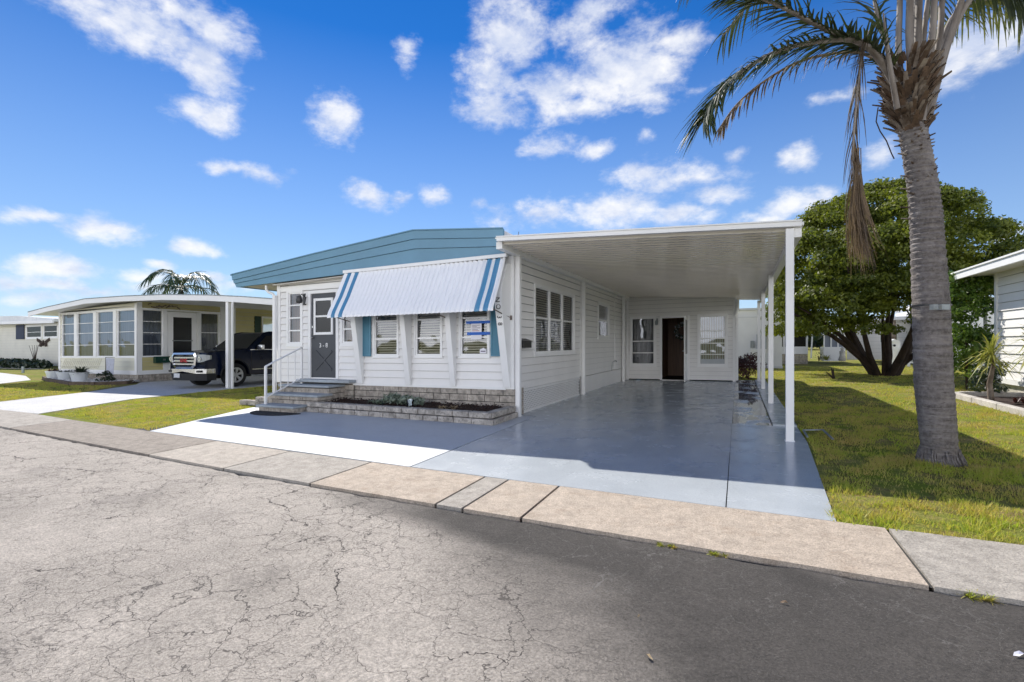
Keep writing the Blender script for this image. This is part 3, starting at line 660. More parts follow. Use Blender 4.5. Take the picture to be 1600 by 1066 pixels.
# windows
window(home, FW, *wins['slim'], hb=(1.69,1.98,2.27), blind='c', bm='interior_wood', cas=.06)
window(home, FW, *wins['small'], hb=(1.69,1.98), blind='c', bm='interior_wood', cas=.06)
for k in 'abc': window(home, FW, *wins[k], hb=(1.46,1.83), step=.05, cas=.035, fr=.028)
window(home, SW, *side_w, hb=(1.86,), vb=(10.0,10.85), step=.05, cas=.05)
window(home, SW, *side_s, hb=(2.02,), blind='c', bm='curtain_dark', cas=.07, glass='glass_screen')
for u0, u1, z1 in ((-7.22,-7.0,2.25), (-4.17,-3.93,2.5)):
    s_ = MB(); ring(s_, FW, u0, u1, 1.10, z1, .025, .030, .062); z = 1.13
    while z < z1 - .03: s_.quad(FW(u0+.02,.056,z),FW(u1-.02,.056,z),FW(u1-.02,.040,z+.045),FW(u0+.02,.040,z+.045)); z += .045
    s_.fbox(FW,u0+.02,u1-.02,.030,.036,1.12,z1-.02); s_.build('shutter', 'shutter_blue', home)
# front door with half window and cross brace
u0, u1, z0, z1 = door; d_ = MB()
d_.fbox(FW, u0, u1, -.03, .012, z0, z1)
cu = (u0+u1)/2
for a, b in (((cu-.24, .80), (cu+.24, 1.22)), ((cu-.24, 1.22), (cu+.24, .80))):
    pa = Vector(FW(a[0], .018, a[1])); pb = Vector(FW(b[0], .018 if a[1] < 1 else .0185, b[1])); d_.bar(pa, pb, .05, .02, up=(0,1,0)) if False else d_.bar(pa, pb, .016, .055)
do = d_.build('door', 'grey_door', home, bevel=(.004,1))
df = MB(); ring(df, FW, -8.64, -8.07, 1.58, 2.39, .055, .011, .034); df.fbox(FW, -8.585, -8.125, .012, .03, 1.97, 2.01); df.build('door_window_frame', 'trim', do)
dg = MB(); dg.quad(FW(-8.59,.0135,1.63),FW(-8.12,.0135,1.63),FW(-8.12,.0135,2.34),FW(-8.59,.0135,2.34)); dg.build('pane', 'screen_dark', do)
kn = MB(); kn.tube([FW(-8.68,.01,1.52), FW(-8.68,.06,1.52)], [.012,.012], 8); kn.tube([FW(-8.68,.055,1.52), FW(-8.68,.065,1.52), FW(-8.68,.09,1.52)], [.02,.032,.018], 10); kn.build('handle', 'steel', do, smooth=50); kn = MB(); kn.tube([FW(-8.68,.01,1.76), FW(-8.68,.03,1.76)], .022, 10); kn.build('lock', 'steel', do)
for ch_, dx_ in (('3',-.095),('-',0),('8',.095)): text('door_number', ch_, .14, FW(cu+dx_, .02, 1.34), (1,0,0), (0,0,1), 'trim', do)
dc = MB(); dc.fbox(FW, u0-.07, u0-.002, 0, .04, z0-.02, z1+.07); dc.fbox(FW, u1+.002, u1+.07, 0, .04, z0-.02, z1+.07); dc.fbox(FW, u0-.002, u1+.002, 0, .04, z1+.002, z1+.07); dc.build('door_frame', 'trim', home)
th = MB(); th.box(-8.95,-7.42,7.86,8.08,.54,.60); th.build('threshold', 'tread_paint', home, bevel=(.006,1))
lm = MB(); lm.fbox(FW, -8.97,-8.90,0,.03,2.26,2.52); lm.tube([FW(-8.93,.02,2.45), FW(-8.93,.10,2.50), FW(-8.93,.16,2.46)], .012, 6); lm.lathe(FW(-8.93,.17,2.30), [(.01,.17),(.05,.15),(.075,.05),(.06,0),(.055,0)], 12); lm.build('wall_lamp', 'dark_metal', home, smooth=40)
fc = MB(); fc.tube([(-3.72,16.0,.75),(-3.66,16.0,.75),(-3.64,16.0,.72)], .015, 6); fc.build('faucet', 'dull_steel', home); fc = MB(); fc.tube([(-3.71,15.6,.45),(-3.70,15.6,.72),(-3.70,15.95,.76)], .008, 6); fc.build('pipe', 'dull_steel', home)
# fins that carry the awning
for x0, x1, yt, zt in ((-7.33,-7.205,7.77,2.84),(-6.085,-5.975,7.79,2.86),(-5.035,-4.925,7.79,2.87),(-3.90,-3.765,7.66,2.90)):
    f = MB(); f.prism([(x0,8.08,.53),(x0,8.03,.53),(x0,yt,2.1),(x0,yt+.03,2.35),(x0,7.82,2.6),(x0,7.90,2.76),(x0,8.08,2.78)], (x1-x0,0,0)); fo = f.build('awning_fin', 'trim', home)
for k, (s_, z) in enumerate((('N',2.10),('O',1.98),('3',1.80),('8',1.68))):
    yy = 7.66 + (2.1-z)*(8.03-7.66)/1.57; text('house_number', s_, .12, (-3.835, yy - .006, z), (0,0,-1), (1,0,0), 'number_black', home)
# striped awning
AX0, AX1 = -7.50, -3.77
prof = [(0,7.85,2.86),(.25,7.72,2.60),(.5,7.58,2.32),(.7,7.46,2.12),(.85,7.39,2.00),(.95,7.36,1.93),(1,7.36,1.875)]
aw = MB(); x = AX0; per = .10; k = 0
def is_blue(x): 
    for e in (x - AX0, AX1 - x):
        if .11 < e < .20 or .28 < e < .37: return 1
    return 0
nseg = int((AX1-AX0)/(per/4)); prev = None
for i in range(nseg + 1):
    x = AX0 + (AX1-AX0)*i/nseg; w_ = .017*math.cos(2*math.pi*(x-AX0)/per)
    col = [(x, y - w_*.9, z + w_*.6 - (.03*(1 - math.cos(2*math.pi*(x-AX0)/per))*-.5 if t == 1 else 0)) for t, y, z in prof]
    if prev:
        mi = is_blue(x - per/8)
        for a in range(len(prof)-1): aw.quad(prev[a], col[a], col[a+1], prev[a+1], mi)
    prev = col
awo = aw.build('awning', ['awning_white', 'awning_blue'], home, smooth=60)
ah = MB(); ah.bar((AX0-.03,7.83,2.875),(AX1+.03,7.83,2.90),.05,.06); ah.build('awning_header', 'trim', home)
for xa in (-7.42,-5.05,-3.80):
    a_ = MB(); a_.tube([(xa,7.40,1.93),(xa+.02,7.72,1.86),(xa+.03,8.05,1.80)], .011, 6); a_.box(xa+.0,xa+.06,8.02,8.08,1.76,1.84); a_.build('awning_arm', 'rust_metal', home)

# notice taped inside the right-hand front window
nn = thing('window_notice', 'white paper notice held by two strips of blue tape on the right front window', 'notice', (-4.5, 8.09, 1.5))
b = MB(); b.fbox(FW, -4.60,-4.37,.034,.036,1.42,1.73); b.build('sheet', 'paper', nn)
for z0, z1, a in ((1.715,1.765,-4.70),(1.50,1.555,-4.68)):
    b = MB(); b.fbox(FW, a,-4.19,.0375,.0395,z0,z1); b.build('tape', 'tape_blue', nn)
b = MB()
for i, (z, w_) in enumerate(((1.68,.16),(1.655,.10),(1.63,.17),(1.60,.12))): b.fbox(FW, -4.57,-4.57+w_,.0362,.0368,z,z+.008)
b.build('lines', 'ink', nn); b = MB(); b.fbox(FW, -4.57,-4.42,.0362,.0368,1.575,1.585); b.build('red_line', 'ink_red', nn)
nc = thing('window_card', 'small white card in the lower corner of the right front window', 'card', (-4.33, 8.09, 1.15))
b = MB(); b.add([FW(-4.41,.034,1.155),FW(-4.27,.034,1.155),FW(-4.27,.034,1.225),FW(-4.33,.034,1.26),FW(-4.41,.034,1.23)], [(0,1,2,3,4)]); b.build('card', 'paper', nc)
b = MB(); b.fbox(FW,-4.39,-4.29,.0345,.036,1.185,1.205); b.build('lines','ink',nc)
mbx = thing('mailbox', 'small black wall mailbox beside the first carport post', 'mailbox', (-3.7, 8.6, 1.2))
b = MB(); b.prism([(-3.73,8.25,1.25),(-3.60,8.25,1.25),(-3.60,8.25,1.37),(-3.73,8.25,1.41)], (0,.40,0)); b.build('body', 'dark_metal', mbx, bevel=(.008,2))
b = MB(); b.prism([(-3.735,8.23,1.415),(-3.585,8.23,1.368),(-3.585,8.23,1.38),(-3.735,8.23,1.43)], (0,.44,0)); b.build('lid', 'dark_metal', mbx)

# ------------------------------------------------------------------ carport
cp = thing('carport', 'white metal carport with ribbed roof on slim posts over the grey slab', 'carport', (-1.5, 12, 0))
ZL, ZR = 3.06, 2.82; zc_ = lambda x: ZL + (ZR-ZL)*(x+3.7)/4.4
rb = MB(); y = 7.34; per = .20
while y < 18.9:
    pf = [(0,0),(.105,0),(.112,.048),(.168,.048),(.176,0),(.20,0)]
    for (a, za), (b_, zb) in zip(pf, pf[1:]):
        ex = .70 if True else .5
        rb.quad((-3.72, y+a, zc_(-3.72)-za), (ex, y+a, zc_(ex)-za), (ex, y+b_, zc_(ex)-zb), (-3.72, y+b_, zc_(-3.72)-zb))
    y += per
rb.prism([(-3.72,7.34,zc_(-3.72)+.03),(.70,7.34,zc_(.70)+.03),(.70,7.34,zc_(.7)+.05),(-3.72,7.34,zc_(-3.72)+.05)], (0,11.55,0))
mat('roof_pan', (.82,.77,.70), .10, .03, 2, coat=.3)
rb.build('roof_panel', 'roof_pan', cp)
fs_ = MB(); fs_.prism([(-3.66,7.27,zc_(-3.66)-.022),(.73,7.27,zc_(.73)-.022),(.73,7.27,zc_(.73)+.055),(-3.66,7.27,zc_(-3.66)+.055)], (0,.07,0)); fs_.prism([(-3.66,7.25,zc_(-3.66)+.04),(.735,7.25,zc_(.735)+.04),(.735,7.25,zc_(.735)+.058),(-3.66,7.25,zc_(-3.66)+.058)], (0,.02,0)); fs_.build('front_edge', 'trim', cp)
gu = MB(); gu.box(.635,.735,7.345,18.85,ZR-.15,ZR+.03); gu.box(.735,.76,7.345,18.85,ZR+.0,ZR+.045); gu.build('gutter', 'trim', cp)
be = MB(); be.prism([(-3.73,7.4,2.93),(-3.62,7.4,2.93),(-3.62,7.4,3.045),(-3.73,7.4,3.045)], (0,10.55,0)); be.build('beam', 'trim', cp)
def post(x, y, w, d, top, par, name='post'):
    p = MB(); p.box(x-w/2, x+w/2, y-d/2, y+d/2, .0, top); p.box(x-w/2-.012, x+w/2+.012, y-d/2-.012, y+d/2+.012, .0, .014); return p.build(name, 'trim', par, bevel=(.004,1))
for y in (8.16,12.29,17.13): post(-3.66, y, .09, .09, 2.95, cp)
for y in (7.36,11.6,15.2,18.45): post(.60, y, .095, .085, ZR-.10 if y > 8 else ZR-.03, cp)
cd = MB(); cd.tube([(.70,18.9,2.66),(.62,18.92,2.5),(.3,18.9,2.3)], .03, 6)
# ------------------------------------------------------------------ utility room behind the carport
ut = thing('utility_room', 'white sided utility room across the back of the carport with an open door', 'shed', (-2, 18.5, 0))
BW = front(18.0); s_ = MB(); holes = [(-3.55,-2.75,.57,2.23),(-2.48,-1.64,.0,2.20),(-1.24,-.42,.57,2.23)]
siding(s_, BW, -3.77, -.12, .04, lambda x: zc_(x)-.02, holes); siding(s_, rightw(-.12), 18.0, 21.0, .04, 2.75); s_.build('siding', ['siding','groove_shade'], ut)
s_ = MB(); s_.fbox(BW,-.20,-.105,.0,.03,0,2.83); s_.fbox(BW,-3.74,-3.66,0,.03,0,3.0); s_.fbox(BW,-2.56,-2.482,0,.035,0.02,2.28); s_.fbox(BW,-1.638,-1.56,0,.035,.02,2.28); s_.fbox(BW,-2.482,-1.638,0,.035,2.202,2.28); s_.fbox(BW,-2.48,-1.64,-.1,.05,-.01,.03)
s_.build('trim', 'trim', ut)
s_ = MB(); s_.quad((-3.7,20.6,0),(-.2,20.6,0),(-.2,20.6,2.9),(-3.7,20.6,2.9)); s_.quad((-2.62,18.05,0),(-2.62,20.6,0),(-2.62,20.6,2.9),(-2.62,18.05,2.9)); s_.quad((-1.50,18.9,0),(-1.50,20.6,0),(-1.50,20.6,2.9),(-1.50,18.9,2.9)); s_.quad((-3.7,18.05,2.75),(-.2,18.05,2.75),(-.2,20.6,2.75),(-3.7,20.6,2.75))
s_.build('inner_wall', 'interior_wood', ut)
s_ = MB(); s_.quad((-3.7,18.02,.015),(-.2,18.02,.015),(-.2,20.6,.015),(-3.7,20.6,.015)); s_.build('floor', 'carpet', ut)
window(ut, BW, -3.55,-2.75,.57,2.23, hb=(1.40,.98), blind='c', bm='curtain_dark', glass='glass_screen', cas=.07)
window(ut, BW, -1.24,-.42,.57,2.23, hb=(1.72,1.46,1.30,.92), blind='v', bm='curtain_white', cas=.07)
s_ = MB(); s_.fbox(BW,-1.20,-.46,.008,.02,.60,.76); s_.build('sill_panel', 'grey_box', ut)
dl = MB(); dl.box(-1.665,-1.63,17.16,17.97,.03,2.21); dlo = dl.build('door', 'trim', ut)
dl = MB(); dl.box(-1.628,-1.624,17.26,17.87,.95,2.10); dl.build('pane', 'screen_dark', dlo)
dl = MB(); dl.tube([(-1.67,17.24,1.05),(-1.72,17.24,1.05),(-1.73,17.36,1.05)], .014, 6); dl.build('handle', 'steel', dlo)
dl = MB(); dl.fbox(BW,-2.71,-2.62,0,.03,2.0,2.2); dl.lathe(BW(-2.665,.10,1.96), [(.02,.18),(.05,.14),(.05,.02),(.02,0)], 10); dl.build('wall_lamp', 'dull_steel', ut)
dl = MB(); dl.tube([(-.05,17.9,2.74),(-.05,17.9,2.45),(-.08,17.92,2.3),(-.13,17.95,2.22)], .05, 8); dl.box(-.10,-.03,17.94,18.0,.05,2.4); dl.build('downspout', 'trim', ut, smooth=50)
wr = thing('wreath', 'round wreath with pale leaves hanging inside the open utility room door', 'wreath', (-1.86, 19.0, 1.8))
b = MB(); rr = random.Random(3)
for i in range(110):
    a = rr.uniform(0, 2*math.pi); R_ = rr.uniform(.14,.30); c = Vector((-1.86+R_*math.cos(a), 19.0+rr.uniform(-.05,.05), 1.78+R_*math.sin(a))); dd = Vector((math.cos(a+rr.uniform(-1,1)), rr.uniform(-.5,.2), math.sin(a+rr.uniform(-1,1))))*.10; e = dd.cross(Vector((0,1,0))).normalized()*.025
    b.add([c-e, c+dd*.5-e*1.5, c+dd, c+dd*.5+e*1.5], [(0,1,2,3)], 1 if i % 4 == 0 else 0)
b.build('leaves', ['leaf_dark','curtain_white'], wr); b = MB(); b.disc((-1.86,19.02,1.78),(0,1,0),.19,.24,.04,20); b.build('ring', 'bark_dark', wr)

# ------------------------------------------------------------------ steps, railing, planter
st = thing('front_steps', 'block steps with worn grey treads leading up to the front door', 'steps', (-8.4, 7.6, 0))
s_ = MB()
for x0, x1, ya, yb, z in ((-9.15,-7.72,7.62,8.07,.50),(-9.10,-7.66,7.26,7.62,.34),(-8.95,-7.95,6.93,7.26,.14)):
    brick_wall(s_, front(yb), x0, x1, 0, z-.045, .0, yb-ya, .33, .11, .004, int(z*100)); 
s_.build('block_base', 'block_face', st)
s_ = MB()
for x0, x1, ya, yb, z in ((-9.18,-7.70,7.58,8.065,.50),(-9.13,-7.64,7.22,7.64,.34),(-9.0,-7.93,6.89,7.28,.14)): s_.box(x0,x1,ya,yb,z-.045,z)
s_.build('tread', 'tread_paint', st, bevel=(.008,1))
ra = thing('step_railing', 'thin white metal handrail on the left of the front steps', 'railing', (-8.9, 7.4, 0))
p0, p1 = Vector((-8.86,7.02,.14)), Vector((-8.86,7.94,.50))
for q, h in ((p0,.78),(p1,.80)): b = MB(); b.bar(q, q+Vector((0,0,h)), .04); b.build('post', 'trim', ra)
b = MB(); b.bar(p0+Vector((0,0,.78)), p1+Vector((0,0,.80)), .04, .025); b.build('handrail', 'trim', ra)
b = MB(); b.bar(p0+Vector((0,0,.14)), p1+Vector((0,0,.12)), .025, .02); b.build('lower_rail', 'trim', ra)
for i in range(1,5): q = p0.lerp(p1, i/5); b = MB(); b.bar(q+Vector((0,0,.14)), q+Vector((0,0,.78)), .012); b.build('baluster', 'trim', ra)
fw_ = thing('low_block_wall', 'low stepped grey block border at the lawn beside the steps', 'garden border', (-9.8, 7.6, 0))
b = MB(); brick_wall(b, front(7.62), -9.75,-9.02,0,.22,0,.16,.32,.11,.006,3); brick_wall(b, front(7.70), -10.4,-9.76,0,.12,0,.16,.32,.12,.006,4); b.build('blocks', 'block', fw_, bevel=(.008,1))
dm = MB(); P = [(-8.95+.0,6.92)]+[(-8.35+.62*math.cos(t), 6.90-.42*math.sin(t)) for t in [math.pi-i*math.pi/12 for i in range(13)]]
dm.prism([(x,y,.008) for x, y in P[1:]], (0,0,.014)); tag(dm.build('door_mat', 'mat_rubber', origin=(-8.35,6.9,tilt(-8.35))), 'black half round rubber mat in front of the lowest step', 'mat')
pl = thing('block_planter', 'long low planter of weathered grey blocks under the front windows', 'planter', (-5.8, 7.5, 0))
b = MB()
Yf = lambda x: 7.20 - (x+7.9)*.036
def FP(u, n, z): return (u, Yf(u) + .0 - n, z)
brick_wall(b, FP, -7.9, -3.60, .0, .105, -.16, .012, .345, .105, .006, 12); brick_wall(b, FP, -7.9, -3.64, .105, .21, -.16, .0, .345, .105, .008, 22)
brick_wall(b, rightw(-3.62), 7.12, 8.03, .0, .105, -.15, .02, .33, .105, .006, 13); brick_wall(b, rightw(-3.66), 7.10, 8.03, .105, .21, -.15, .02, .33, .105, .006, 14)
b.build('blocks', 'block', pl, bevel=(.010,2))
b = MB(); nx, ny = 60, 14; vs = []
for j in range(ny):
    for i in range(nx):
        x = -7.9+4.15*i/(nx-1); y = 7.22+.84*j/(ny-1); vs.append((x, y, .135+.035*mnoise.noise((x*4,y*4,1))+.012*mnoise.noise((x*25,y*25,2))+.05*(j/(ny-1))))
b.add(vs, [(j*nx+i,j*nx+i+1,(j+1)*nx+i+1,(j+1)*nx+i) for j in range(ny-1) for i in range(nx-1)])
rr = random.Random(9)
for i in range(1500):
    x, y = rr.uniform(-7.85,-3.82), rr.uniform(7.25,8.0); a = rr.uniform(0,6.28); l = rr.uniform(.01,.028); z = .165+rr.uniform(0,.02)+.05*(y-7.22)/.84
    b.quad((x-l*math.cos(a),y-l*math.sin(a),z),(x+.006,y-.004,z-.01),(x+l*math.cos(a),y+l*math.sin(a),z+rr.uniform(-.005,.012)),(x-.006,y+.004,z+.008))
mu = b.build('mulch', 'mulch', pl); mu['kind'] = 'stuff'

# ------------------------------------------------------------------ plants
def rosette(mb, c, R_, H_, n, w, rr, m=0, droop=.5):
    for i in range(n):
        a = rr.uniform(0, 2*math.pi); up = rr.uniform(.15, 1.0); L = R_*rr.uniform(.7,1.1); d = Vector((math.cos(a)*(1.1-up*.7), math.sin(a)*(1.1-up*.7), up*H_/R_)).normalized()
        s_ = d.cross(Vector((0,0,1))).normalized(); p = Vector(c); pr = None
        for k in range(4):
            t = k/3; q = Vector(c) + d*L*t - Vector((0,0,1))*droop*L*t*t*.5; ww = w*(1-t)**.6*(.5+.5*min(1,t*4)) if k < 3 else .001
            cur = (q - s_*ww, q + s_*ww)
            if pr: mb.quad(pr[0], pr[1], cur[1], cur[0], m)
            pr = cur
def leafball(mb, c, r, n, size, rr, m=0, flat=1.0):
    for i in range(n):
        d = Vector((rr.gauss(0,1), rr.gauss(0,1), rr.gauss(0,1))).normalized(); p = Vector(c) + Vector((d.x,d.y,d.z*flat))*r*rr.uniform(.5,1)
        nn = (d + Vector((rr.uniform(-1,1),rr.uniform(-1,1),rr.uniform(-.4,1)))*.8).normalized(); e = nn.orthogonal().normalized(); e = (Matrix.Rotation(rr.uniform(0,6.28),3,nn) @ e); g2 = nn.cross(e); s_ = size*rr.uniform(.6,1.3)
        mb.quad(p-e*s_, p-g2*s_*.5, p+e*s_, p+g2*s_*.5, m)
rr = random.Random(5)
bush_pts = [(-6.62,7.72,.30,.20,'leaf_sage'),(-6.40,7.66,.27,.17,'leaf_sage'),(-6.12,7.70,.33,.24,'leaf_sage'),(-5.84,7.68,.31,.22,'leaf_sage'),(-5.56,7.72,.28,.20,'leaf_sage')]
for i, (x, y, z, r_, m_) in enumerate(bush_pts):
    b = MB()
    if i < 2:
        for k in range(7): rosette(b, (x+rr.uniform(-.12,.12), y+rr.uniform(-.1,.1), .17), .11, .12, 26, .018, rr)
    else: 
        for k in range(4): leafball(b, (x+rr.uniform(-.08,.08), y+rr.uniform(-.08,.08), z-.04), r_*.62, 60, .045, rr, 0, .8)
        for k in range(5): b.tube([(x,y,.15),(x+rr.uniform(-.1,.1),y+rr.uniform(-.1,.1),z)], .006, 4)
    tag(b.build('sage_plant', m_, origin=(x,y,.16+tilt(x))), ['pale spiky rosette plant at the left end of the planter row','second pale spiky rosette plant in the planter','largest leafy grey green plant in the planter','rounded grey green plant right of the largest planter plant','grey green plant at the right end of the planter row, above the glass tumbler'][i], 'plant', 'grey green plants in the block planter')
b = MB(); 
for k in range(9): rosette(b, (-4.95+k*.045+rr.uniform(-.03,.03), 7.55+rr.uniform(-.07,.07), .17), .11, .07, 24, .010, rr, 0, .7)
tag(b.build('dried_plant', 'straw', origin=(-4.75,7.55,.17+tilt(-4.75))), 'low dried straw coloured plant right of centre in the planter', 'plant')
# clear tumbler-like vase standing in the mulch
vz = MB(); vz.lathe((-5.52,7.42,.15), [(.05,0),(.055,.0),(.07,.17),(.067,.17),(.052,.01)], 14)
tag(vz.build('glass_jar', 'glass', origin=(-5.52,7.42,.15+tilt(-5.5)), smooth=60), 'clear glass jar standing in the planter in front of the rightmost grey green plant', 'jar')

# ------------------------------------------------------------------ teal frame in the lawn
fr_ = MB()
Q = [(.80,8.15,.03),(.86,7.45,.03),(1.0,7.45,.03),(.98,8.15,.03)]
Q = [(.83,7.6,.03),(.84,8.2,.03),(1.08,8.2,.05),(1.10,7.5,.04)]
for a, c in zip(Q, Q[1:]): fr_.bar(a, c, .022, .016)
tag(fr_.build('metal_frame', 'dull_steel', origin=(.9,7.9,tilt(.9))), 'thin grey metal frame lying in the grass beside the front carport post', 'frame')

# ------------------------------------------------------------------ foreground palm
pm = thing('palm_tree', 'tall ringed palm with ragged frond boots and a hanging dead frond on the right lawn', 'palm tree', (1.955, 6.705, 0))
ctr = [(0,1.955,6.705,.222),(.05,1.955,6.705,.200),(.14,1.95,6.70,.200),(.4,1.93,6.69,.207),(.86,1.895,6.68,.214),(1.3,1.88,6.67,.210),(1.75,1.865,6.665,.203),(2.2,1.84,6.655,.191),(2.72,1.814,6.64,.178),(3.0,1.785,6.625,.170),(3.27,1.742,6.607,.163),(3.58,1.688,6.583,.156),(3.75,1.66,6.57,.17),(4.0,1.645,6.563,.20),(4.4,1.63,6.556,.15)]
ctr = [(z, x, y, r*.78) for z, x, y, r in ctr]
def ctr_at(z):
    for a, b in zip(ctr, ctr[1:]):
        if z <= b[0]: t = (z-a[0])/(b[0]-a[0]); return [a[i]+(b[i]-a[i])*t for i in (1,2,3)]
    return list(ctr[-1][1:])
b = MB(False); nz, na = 330, 44; vs = []
for i in range(nz):
    z = 4.15*i/(nz-1); cx, cy, r_ = ctr_at(z)
    for k in range(na):
        a = 2*math.pi*k/na; zz = z + .03*math.sin(a+1) 
        sp = .085 if z < 2.3 else .055
        ph = (zz/sp + .6*mnoise.noise((math.cos(a)*1.2, math.sin(a)*1.2, zz*2.2))) % 1
        rr_ = r_*(1+.03*mnoise.noise((math.cos(a)*2,math.sin(a)*2,z*1.5))) + (.007 if z < 2 else .017)*(ph-.5) + .004*mnoise.noise((math.cos(a)*9,math.sin(a)*9,z*22))
        vs.append((cx+rr_*math.cos(a), cy+rr_*math.sin(a), z+.0227))
b.add(vs, [(i*na+k,i*na+(k+1)%na,(i+1)*na+(k+1)%na,(i+1)*na+k) for i in range(nz-1) for k in range(na)])
b.build('trunk', 'palm_bark', pm, smooth=60)
rr = random.Random(21); b = MB(False); mat('boot_dark', (.12,.075,.045), .95, .3, 8, .8, 30)
def flap(mb, c, out, up, L, w, th, curl=0, m=0):      # a cut leaf base: thick tapering strap
    out = Vector(out).normalized(); s_ = out.cross(Vector((0,0,1))).normalized(); c = Vector(c); pr = None
    for k in range(4):
        t = k/3; d = out*(1-up) + Vector((0,0,1))*up; q = c + d.normalized()*L*t + out*curl*L*t*t; ww = w*(1-.45*t)/2; tt = th*(1-.6*t)/2; nrm = s_.cross(d).normalized()
        cur = [q-s_*ww-nrm*tt, q+s_*ww-nrm*tt, q+s_*ww*.6+nrm*tt, q-s_*ww*.6+nrm*tt]
        if pr: mb.add(pr+cur, [(0,1,5,4),(1,2,6,5),(2,3,7,6),(3,0,4,7)] + ([(4,5,6,7)] if k == 3 else []), m)
        pr = cur
for i in range(460):
    z = rr.uniform(3.55, 4.32) if i > 70 else rr.uniform(3.0,3.6); a = rr.uniform(0,2*math.pi); cx, cy, r_ = ctr_at(z); t = (z-3.55)/.8
    ro = r_ + (.015+.085*math.sin(max(0,min(1,t*.8))*math.pi*.9) if i > 70 else -.01)
    flap(b, (cx+ro*.75*math.cos(a), cy+ro*.75*math.sin(a), z), (math.cos(a),math.sin(a),0), rr.uniform(.45,.75) if i > 70 else rr.uniform(.1,.4), rr.uniform(.07,.16) if i > 70 else rr.uniform(.04,.07), rr.uniform(.03,.08) if i > 70 else .025, .02, rr.uniform(-.1,.5), 1 if rr.random() < .5 else 0)
b.build('frond_boots', ['boot','boot_dark'], pm)
for i in range(8):       # loose stubs standing off the trunk, most of them on the left
    b = MB(False); z = 2.62+i*.12+rr.uniform(-.03,.03); cx, cy, r_ = ctr_at(z); a = math.radians(200+rr.uniform(-20,30)) if i != 5 else math.radians(20); flap(b, (cx+r_*.8*math.cos(a), cy+r_*.8*math.sin(a), z), (math.cos(a),math.sin(a),0), .12 if i != 5 else .5, .11, .03, .02); b.build('stub', 'boot', pm)
b = MB(False); b.tube([at(1372,168,5.1),at(1369,190,5.1),at(1375,205,5.1),at(1385,220,5.12),at(1393,240,5.15),at(1397,248,5.2)], .006, 5); b.build('loose_string', 'bark_dark', pm)
b = MB(False)
for i in range(150):
    a = rr.uniform(0,6.28); z = rr.uniform(.0,.12); R0 = .165+rr.uniform(-.01,.01); R1 = R0+rr.uniform(.01,.055); c_ = (1.955,6.705,.022)
    b.tube([(c_[0]+R0*math.cos(a),c_[1]+R0*math.sin(a),c_[2]+z+.03),(c_[0]+(R0+R1)/2*math.cos(a),c_[1]+(R0+R1)/2*math.sin(a),c_[2]+z*.7),(c_[0]+R1*math.cos(a+.1),c_[1]+R1*math.sin(a+.1),c_[2]-.02)],[.012,.009,.005],5)
b.build('root_collar', 'palm_bark', pm)
# metal strap and two small cases on the trunk
b = MB(False); cx, cy, r_ = ctr_at(1.68); b.disc((cx,cy,1.70),(0,0,1),r_-.01,r_+.012,.018,28); b.build('strap', 'dark_metal', pm)
for px, w_ in ((1459,.045),(1475,.085)):
    p = at(px, 480, 5.02); b = MB(False); q = Vector((math.cos(YAW),math.sin(YAW),0)); b.bar(p-q*w_/2, p+q*w_/2, .05, .055 ); b.build('strap_case', 'dull_steel', pm)
def frond(par, pts, rads, leaf, L0, start, n, droop, side=1.0, lm='leaf_palm', pm_='petiole', seed=1, width=.014, flatten=.5, jitter=.25):
    rr = random.Random(seed); pts = [Vector(p) for p in pts]; segs = 28; P = []
    for i in range(segs+1):           # Catmull-Rom through the control points
        t = i/segs*(len(pts)-1); k = min(int(t), len(pts)-2); f = t-k
        a, b_, c, d = pts[max(k-1,0)], pts[k], pts[k+1], pts[min(k+2,len(pts)-1)]
        P.append(.5*((2*b_)+(c-a)*f+(2*a-5*b_+4*c-d)*f*f+(3*b_-a-3*c+d)*f**3))
    R_ = [rads[0]+(rads[1]-rads[0])*(i/segs)**.7 for i in range(segs+1)]
    rac = MB(False); rac.tube(P, R_, 7); ob = rac.build('frond', pm_, par, smooth=60)
    lf = MB(False)
    for i in range(n):
        t = start+(1-start)*(i+rr.random())/n; x = t*segs; k = min(int(x), segs-1); c = P[k].lerp(P[k+1], x-k); T = (P[min(k+1,segs)]-P[k]).normalized()
        S = T.cross(Vector((0,0,1)))
        if S.length < .2: S = Vector((math.cos(YAW),math.sin(YAW),0)); S = S - T*S.dot(T)
        S.normalize(); U = S.cross(T); sd_ = 1 if i % 2 else -1
        L = L0*(.55+.75*math.sin(math.pi*min(1,(t-start)/(1-start)*.66+.18)))*rr.uniform(.75,1.15)
        d = (S*sd_*side*rr.uniform(.5,1.0)+T*rr.uniform(.7,1.3)+U*rr.uniform(-.1,.5)).normalized(); q = c; pr = None; w_ = width*rr.uniform(.7,1.2)
        sdir = d.cross(Vector((rr.uniform(-.4,.4),rr.uniform(-.4,.4),1))).normalized()
        for s_ in range(5):
            f = s_/4; ww = w_*(1-f)**.5 if s_ < 4 else .0012
            cur = (q-sdir*ww, q+sdir*ww)
            if pr: lf.quad(pr[0], pr[1], cur[1], cur[0])
            pr = cur; d = (d+Vector((0,0,-1))*droop*rr.uniform(.6,1.3)/4+Vector((rr.uniform(-1,1),rr.uniform(-1,1),0))*jitter*.12).normalized(); q = q+d*L/4
    lf.build('leaflets', lm, ob); return ob
C0 = at(1412, 135, 5.26)
frond(pm, [at(1425,165,5.27),at(1397,112,5.2),at(1352,72,5.05),at(1290,46,4.9),at(1220,10,4.75),at(1180,-6,4.65),at(1150,-12,4.6)], (.045,.012), 1, .33, .18, 230, .8, 1, 'leaf_palm', seed=1, width=.011, jitter=.5)
